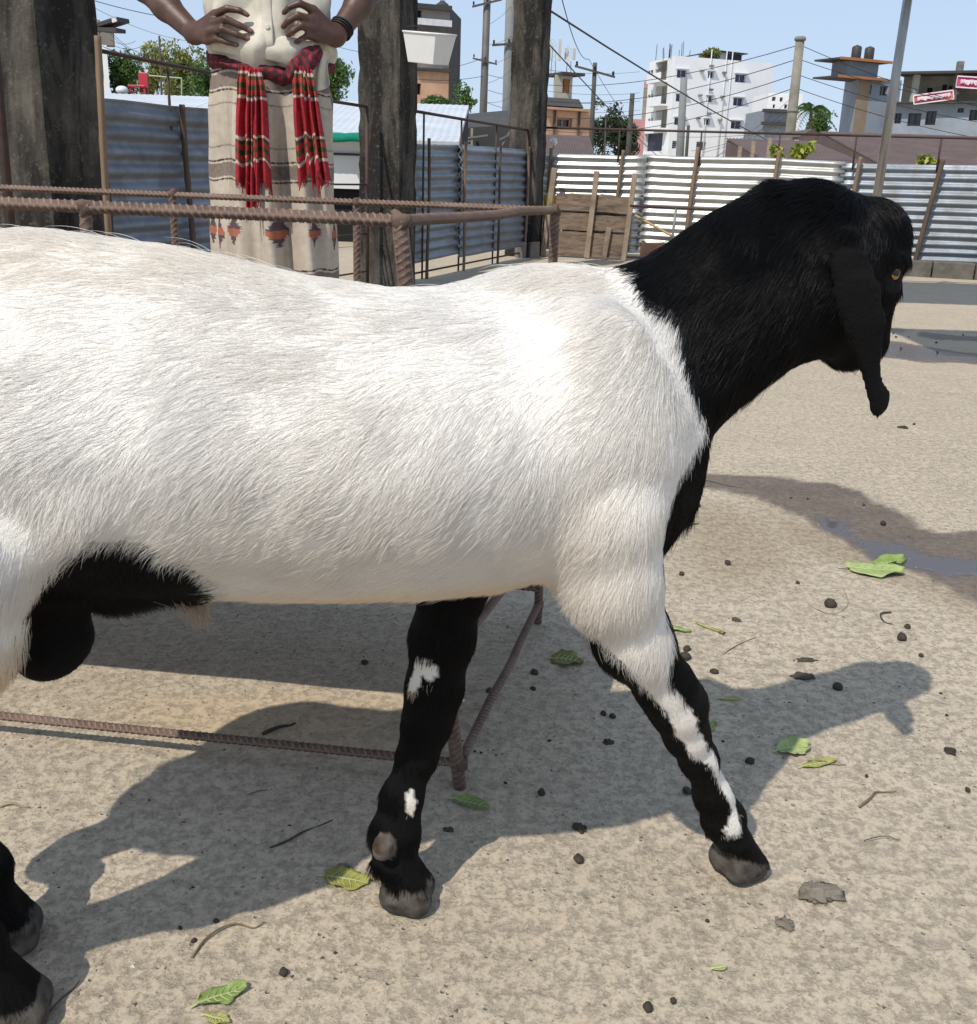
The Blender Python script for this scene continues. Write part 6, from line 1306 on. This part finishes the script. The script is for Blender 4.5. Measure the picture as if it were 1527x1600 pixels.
for k, (a_, b_) in enumerate((((172, 52), (215, 80)), ((176, 52), (225, 84)), ((172, 62), (212, 64)), ((176, 70), (222, 72)))): wire(at(*a_, 29), at(*b_, 31), .1, 'short wire tangled beside the white house cap', .012, 'wires by the white house cap')
# ================================================================ litter on the concrete
def px_m(px, py): g = ground_at(px, py); return 1/ (F/((g-CAMP)@FWD))
LEAF_G = surf('fresh_leaf', (.16, .25, .05), (.24, .32, .09), 40, .5, 0, .3, (.10, .13, .03), 25, .6, bdist=.002); LEAF_P = surf('pale_leaf', (.27, .36, .12), (.36, .42, .17), 40, .55, 0, .3, (.16, .20, .05), 30, .4, bdist=.002); LEAF_Y = surf('yellowing_leaf', (.34, .32, .07), (.25, .27, .06), 30, .55, 0, .3, (.12, .08, .02), 22, .7, bdist=.002); LEAF_B = surf('browned_leaf', (.13, .14, .03), (.20, .18, .05), 30, .6, 0, .3, (.05, .03, .015), 18, .8, bdist=.002)
VEIN = surf('leaf_vein', (.42, .46, .22), None, 20, .6, bmp=0); STALK = surf('dry_stalk', (.20, .16, .08), (.12, .09, .05), 30, .8); STALK_D = surf('dark_stalk', (.06, .055, .035), (.035, .03, .02), 30, .8); STALK_P = surf('pale_straw', (.33, .27, .17), (.25, .20, .12), 30, .8)
def leaf(px0, py0, px1, py1, wpx, m, label, curl=.35, seed=0, torn=.25, fold=.5, veins=True):
    """leaf lying from base pixel to tip pixel, wpx wide, curled up off the ground"""
    a, b = ground_at(px0, py0), ground_at(px1, py1); L = np.linalg.norm(b-a); t_ = (b-a)/L; sd = np.array([-t_[1], t_[0], 0]); w_ = wpx*px_m((px0+px1)/2, (py0+py1)/2)/max(.35, abs(sd[0])+abs(sd[1])*.62)
    nu, nv = 15, 9; V = []
    for i in range(nu):
        u = i/(nu-1); wd = math.sin(math.pi*min(1, u*.93+.05))**.7
        for j in range(nv):
            v_ = 2*j/(nv-1)-1; e = abs(v_)
            x = u*L; y = v_*w_/2*wd*(1+torn*.5*float(vnoise(np.array([[u*7+seed, np.sign(v_)*3, seed]]), 141)[0])*e)
            x += torn*.12*L*float(vnoise(np.array([[u*11+seed*2, v_*3, 2.]]), 142)[0])*e
            z = .002+curl*w_*(.30*e**2*(1+float(vnoise(np.array([[u*4+seed, v_*2, 5.]]), 143)[0]))+.10*(1+float(vnoise(np.array([[u*3+seed, v_*1.5, 8.]]), 144)[0]))+fold*.25*max(0, v_)*u)
            V.append(t_*x+sd*y+np.array([0, 0, z]))
    V = np.array(V); o = empty('leaf', a, 0, label, 'leaf')
    bl = link_mesh('blade', np_mesh('blade', V, [(i*nv+j, (i+1)*nv+j, (i+1)*nv+j+1, i*nv+j+1) for i in range(nu-1) for j in range(nv-1)]), m, o); s_ = bl.modifiers.new('t', 'SOLIDIFY'); s_.thickness = .0007
    mb = MB(); mid = V.reshape(nu, nv, 3)[:, nv//2]+[0, 0, .0008]; st0 = mid[0]-t_*L*.18; st0[2] = .002; mb.tube(np.vstack([st0, mid]), np.linspace(.0013, .0004, nu+1), 5)
    if veins:
        G = V.reshape(nu, nv, 3)+[0, 0, .0006]
        for i in range(2, nu-4, 2):
            for s2 in (-1, 1): mb.tube([G[i, nv//2], G[i+1, nv//2+2*s2], G[min(nu-1, i+2), nv//2+3*s2]], [.0007, .0005, .0003], 4)
    mb.build('vein', VEIN, o); return o
leaf(1325, 890, 1412, 897, 42, LEAF_P, 'large pale green cabbage-like leaf beside the puddle edge', .25, 1, .35); leaf(1362, 884, 1412, 882, 20, LEAF_G, 'folded dark green leaf piece on top of the large pale leaf', .7, 2, .5, .9)
leaf(1216, 1176, 1264, 1170, 36, LEAF_P, 'torn green leaf lying on the edge of the head shadow', .35, 3, .6); leaf(1256, 1200, 1306, 1190, 14, LEAF_Y, 'narrow yellow leaf with stalk touching the torn green leaf', .35, 4, .5)
leaf(710, 1252, 763, 1266, 20, LEAF_G, 'folded green leaf on the shaded concrete by the frame post', .5, 5, .2, .9); leaf(508, 1372, 575, 1384, 34, LEAF_Y, 'yellow-green torn leaf beside the black hoof', .3, 6, .6); leaf(312, 1572, 388, 1546, 34, LEAF_G, 'crumpled green leaf at a distance from both hind hooves', .5, 7, .5); leaf(322, 1590, 360, 1600, 16, LEAF_Y, 'yellow leaf end under the crumpled green leaf', .4, 8, .5)
leaf(862, 1032, 912, 1038, 32, LEAF_B, 'browning leaf in the shade between the two forelegs', .4, 9, .6); leaf(1047, 984, 1080, 990, 14, LEAF_G, 'small green leaf scrap beside the white foreleg', .6, 10, .4, .9, False); leaf(1090, 977, 1130, 992, 9, LEAF_Y, 'thin curled yellow leaf ending in a dropping', .7, 11, .6, .9, False); leaf(1123, 1094, 1162, 1095, 8, LEAF_Y, 'slim straight yellow-green leaf strip on the sunlit concrete', .3, 12, .2, .3, False)
leaf(1099, 1148, 1118, 1132, 16, LEAF_G, 'small bright green leaf just behind the striped foreleg', .5, 13, .4, .6, False); leaf(1018, 1120, 1040, 1136, 12, LEAF_Y, 'small yellow-green leaf scrap under the striped foreleg', .5, 14, .4, .6, False); leaf(1066, 818, 1092, 819, 6, LEAF_G, 'tiny slim green leaf in front of the black chest', .4, 15, .2, .4, False); leaf(1114, 1516, 1135, 1514, 8, LEAF_P, 'tiny pale leaf on the open concrete', .4, 16, .3, .4, False)
def twig(px, r, m, label, lift=.003, seed=0):
    P_ = np.array([ground_at(x, y) for x, y in px]); q_ = smooth_line(P_, 16); q_[:, 2] = r*.8+lift*np.abs(np.sin(np.linspace(0, 4, 16)+seed)); a = q_[0].copy(); a[2] = 0
    mb = MB(); mb.tube(q_-a, np.linspace(r, r*.45, 16), 6); o = mb.build('twig', m, None, True); o.location = Vector(a); return tag(o, label, 'twig', 'twigs and straws on the concrete')
twig([(422, 1327), (450, 1318), (480, 1300), (520, 1285)], .0015, STALK_D, 'dark straight stalk lying in the goat shadow'); twig([(300, 1498), (325, 1468), (365, 1448), (395, 1452), (414, 1444)], .0014, STALK, 'long bent brown stalk below the goat shadow'); twig([(1343, 1262), (1360, 1250), (1370, 1240), (1400, 1240)], .0016, STALK, 'short wavy brown stalk on the open sunlit concrete'); twig([(1392, 958), (1376, 962), (1380, 972), (1394, 978)], .0018, STALK_D, 'small hooked brown stalk near the damp edge'); twig([(70, 1592), (100, 1562), (125, 1536)], .0009, STALK_D, 'thin straw beside the near hind hoof'); twig([(0, 1262), (22, 1260), (46, 1264)], .0018, STALK_P, 'pale straw left of the leg shadows')
twig([(1124, 1028), (1150, 1012), (1180, 998), (1190, 994)], .0007, STALK_D, 'thin root strand near the striped foreleg'); twig([(1265, 948), (1300, 962), (1325, 946), (1318, 920)], .0006, STALK, 'hair-thin curled straw behind the droppings'); twig([(1080, 750), (1110, 754), (1160, 764)], .0012, STALK_D, 'thin straw on the damp patch behind the neck'); twig([(1262, 1190), (1290, 1194), (1322, 1198)], .0012, STALK, 'stalk of the narrow yellow leaf'); twig([(410, 1150), (440, 1140), (462, 1134)], .003, STALK_D, 'crumbled stalk near the bottom rail of the frame')
twig([(380, 1246), (412, 1238), (425, 1236)], .0009, STALK, 'thin reddish straw at the edge of the body shadow'); twig([(1350, 1314), (1385, 1310), (1408, 1314)], .0006, STALK_D, 'hair-thin strand on the open concrete right of the hoof')
DROP = surf('dung', (.028, .022, .016), (.055, .042, .03), 70, .75, 0, .6, bdist=.002); MUD = surf('dried_mud', (.24, .205, .165), (.15, .13, .10), 50, .95, 0, .7, bdist=.003); DRYD = surf('dry_dung', (.085, .07, .05), (.05, .042, .03), 60, .9, 0, .7, bdist=.003)
def lump_mesh(rx, ry, rz, rough, seed, nu=10, nv=8):
    V = []; 
    for i in range(nv+1):
        th = math.pi*i/nv
        for j in range(nu):
            ph_ = 2*math.pi*j/nu; V.append((math.sin(th)*math.cos(ph_), math.sin(th)*math.sin(ph_), math.cos(th)))
    V = np.array(V); V = V*(1+rough*vnoise(V*2.1+seed*3.7, 150)+rough*.6*vnoise(V*5+seed, 151))[:, None]*np.array([rx, ry, rz])
    f_ = [(i*nu+j, (i+1)*nu+j, (i+1)*nu+(j+1) % nu, i*nu+(j+1) % nu) for i in range(nv) for j in range(nu)]
    return V, f_
pel = [np_mesh('dropping', *lump_mesh(.0052, .0042, .0040, .22, k)) for k in range(4)]
for me in pel: me.materials.append(DROP)
def drop(px, py, wpx, label, grp='goat droppings on the concrete', k=[0]):
    k[0] += 1; g = ground_at(px, py); s_ = wpx*px_m(px, py)/.0104; o = bpy.data.objects.new('goat_dropping', pel[k[0] % 4]); COL.objects.link(o); o.location = (g[0], g[1], .0030*s_); o.scale = (s_, s_, s_); o.rotation_euler = (rng.uniform(-.3, .3), rng.uniform(-.3, .3), rng.uniform(0, 6.28)); return tag(o, label, 'dropping', grp)
SUNL, SHDL, FAR = 'small dark goat dropping on the sunlit concrete', 'small dark goat dropping on shaded concrete under the goat', 'small goat dropping near the damp patch and puddle'
for x, y, w_ in ((1297, 948, 20), (1418, 982, 12), (1409, 1000, 18), (1439, 1026, 9), (1309, 1077, 17), (1116, 1053, 14), (1073, 1018, 14), (1070, 1031, 20), (1479, 1119, 6), (1512, 1236, 9), (1354, 1214, 7), (904, 1346, 18), (443, 1522, 16), (303, 1472, 10), (282, 1452, 8), (338, 1441, 10), (1012, 1577, 18), (1428, 664, 5), (943, 1118, 12), (957, 1122, 12), (1470, 1085, 6), (524, 1490, 6), (1130, 1160, 6), (1200, 1095, 5), (1246, 912, 7), (1052, 1566, 12), (1105, 1440, 7)): drop(x, y, w_, SUNL)
for x, y, w_ in ((1172, 1192, 15), (846, 1241, 14), (764, 1083, 13), (833, 1079, 11), (835, 1054, 14), (722, 1160, 6), (752, 1178, 6), (775, 1182, 5), (785, 1180, 5), (742, 1176, 6), (858, 1160, 8), (790, 1225, 6), (570, 1038, 12), (1096, 1158, 8)): drop(x, y, w_, SHDL)
for x, y, w_ in ((1137, 882, 11), (1091, 792, 9), (1065, 899, 10), (1408, 545, 4), (1384, 526, 4), (1396, 522, 4), (1400, 528, 5), (1463, 536, 4), (1465, 551, 4), (1236, 779, 4), (1262, 780, 4), (1380, 820, 10), (1420, 527, 3), (1505, 524, 3), (1350, 790, 5)): drop(x, y, w_, FAR, 'droppings by the damp patch')
def clump(px, py, wpx, hpx, m, label, seed, n_=14, grp=None):
    g = ground_at(px, py); a = wpx*px_m(px, py)/2; b = hpx*px_m(px, py)/2/.62; mb = MB(); r_ = np.random.default_rng(seed)
    V, f_ = lump_mesh(a*.85, b*.8, min(a, b)*.30, .55, seed, 22, 10); V = V+[0, 0, min(a, b)*.16]; mb.add(V, f_)
    for k in range(n_):
        an = r_.uniform(0, 6.28); rr_ = r_.uniform(.15, 1.1); s_ = r_.uniform(.05, .24)*min(a, b); V, f_ = lump_mesh(s_*1.3, s_, s_*.8, .5, seed+k, 7, 5); mb.add(V+np.array([math.cos(an)*a*rr_, math.sin(an)*b*rr_, s_*.4+min(a, b)*.28*max(0, 1-rr_)]), f_)
    o = mb.build('dung_clump', m, None, True); o.location = Vector(g); o.location.z = 0; return tag(o, label, 'clump', grp)
clump(1280, 1397, 68, 30, MUD, 'wide flat grey clump of dried mud on the open concrete', 3, 22); clump(1228, 1445, 28, 18, MUD, 'small grey crumb of dried mud beside the wide mud clump', 4, 6); clump(1150, 970, 20, 11, DRYD, 'brown dung clump behind the striped foreleg', 5, 10); clump(1128, 990, 14, 12, DROP, 'dark dung clump at the end of the curled yellow leaf', 6, 8); clump(1258, 1033, 36, 11, DRYD, 'long crumbly brown dung streak near the head shadow', 7, 18); clump(1255, 1060, 40, 15, DRYD, 'flattened brown dung beside the head shadow', 8, 10); clump(905, 1294, 22, 13, DROP, 'dark dung clump at the edge of the belly shadow', 9, 9); clump(950, 1160, 18, 11, DROP, 'crumbled dark dung in the shade behind the striped foreleg', 10, 12); clump(1486, 1175, 17, 15, DROP, 'black dung lump on sunlit concrete away from the leaves', 11, 6); clump(536, 1357, 24, 13, MUD, 'grey broken clod above the yellow-green torn leaf', 12, 6); clump(1411, 669, 15, 9, DROP, 'lone dark dung lump beyond the drooping ear', 13, 5); clump(1075, 1237, 16, 12, DROP, 'dark dung clump touching the rear of the striped foreleg', 14, 6); clump(120, 1552, 12, 10, MUD, 'small grey clod by the straw near the hind hoof', 15, 4); clump(700, 1297, 16, 9, DRYD, 'crumb of brown dung between the forehooves shadow edge', 16, 5)
# loose grit: far too many to count
r_ = np.random.default_rng(77); NG = 5200; mb_v, mb_f = [], []
tv = np.array([(1, 0, 0), (-.5, .87, 0), (-.5, -.87, 0), (.1, .1, .75)]); tf = [(0, 1, 3), (1, 2, 3), (2, 0, 3)]
gx_ = r_.uniform(-.9, 1.5, NG); gy_ = .55+r_.random(NG)**1.3*2.2; sz = np.exp(r_.normal(math.log(.0013), .5, NG)).clip(.0004, .0032); rot = r_.uniform(0, 6.28, NG)
V = np.zeros((NG, 4, 3))
for k in range(4):
    V[:, k, 0] = gx_+(tv[k, 0]*np.cos(rot)-tv[k, 1]*np.sin(rot))*sz*r_.uniform(.6, 1.6, NG); V[:, k, 1] = gy_+(tv[k, 0]*np.sin(rot)+tv[k, 1]*np.cos(rot))*sz; V[:, k, 2] = tv[k, 2]*sz
V[:, :, 2] += (vnoise(np.c_[gx_*3.1, gy_*3.1, gx_*0], 3)*.0025+vnoise(np.c_[gx_*9, gy_*9, gx_*0], 4)*.0012)[:, None]-.0003
fc = (np.arange(NG)[:, None, None]*4+np.array(tf)[None]).reshape(-1, 3); gmt, n, p = new_mat('grit'); gg = nd(n, 'NewGeometry'); lk(n, ramp(n, gg.outputs['Random Per Island'], [(0, (.05, .04, .03)), (.45, (.14, .11, .085)), (.8, (.26, .22, .175)), (1, (.50, .45, .38))]), p.inputs['Base Color']); p.inputs['Roughness'].default_value = .9
gr = link_mesh('grit', np_mesh('grit', V.reshape(-1, 3), fc, False), gmt); tag(gr, 'loose grit and crumbs scattered over the concrete', 'grit', kind='stuff')
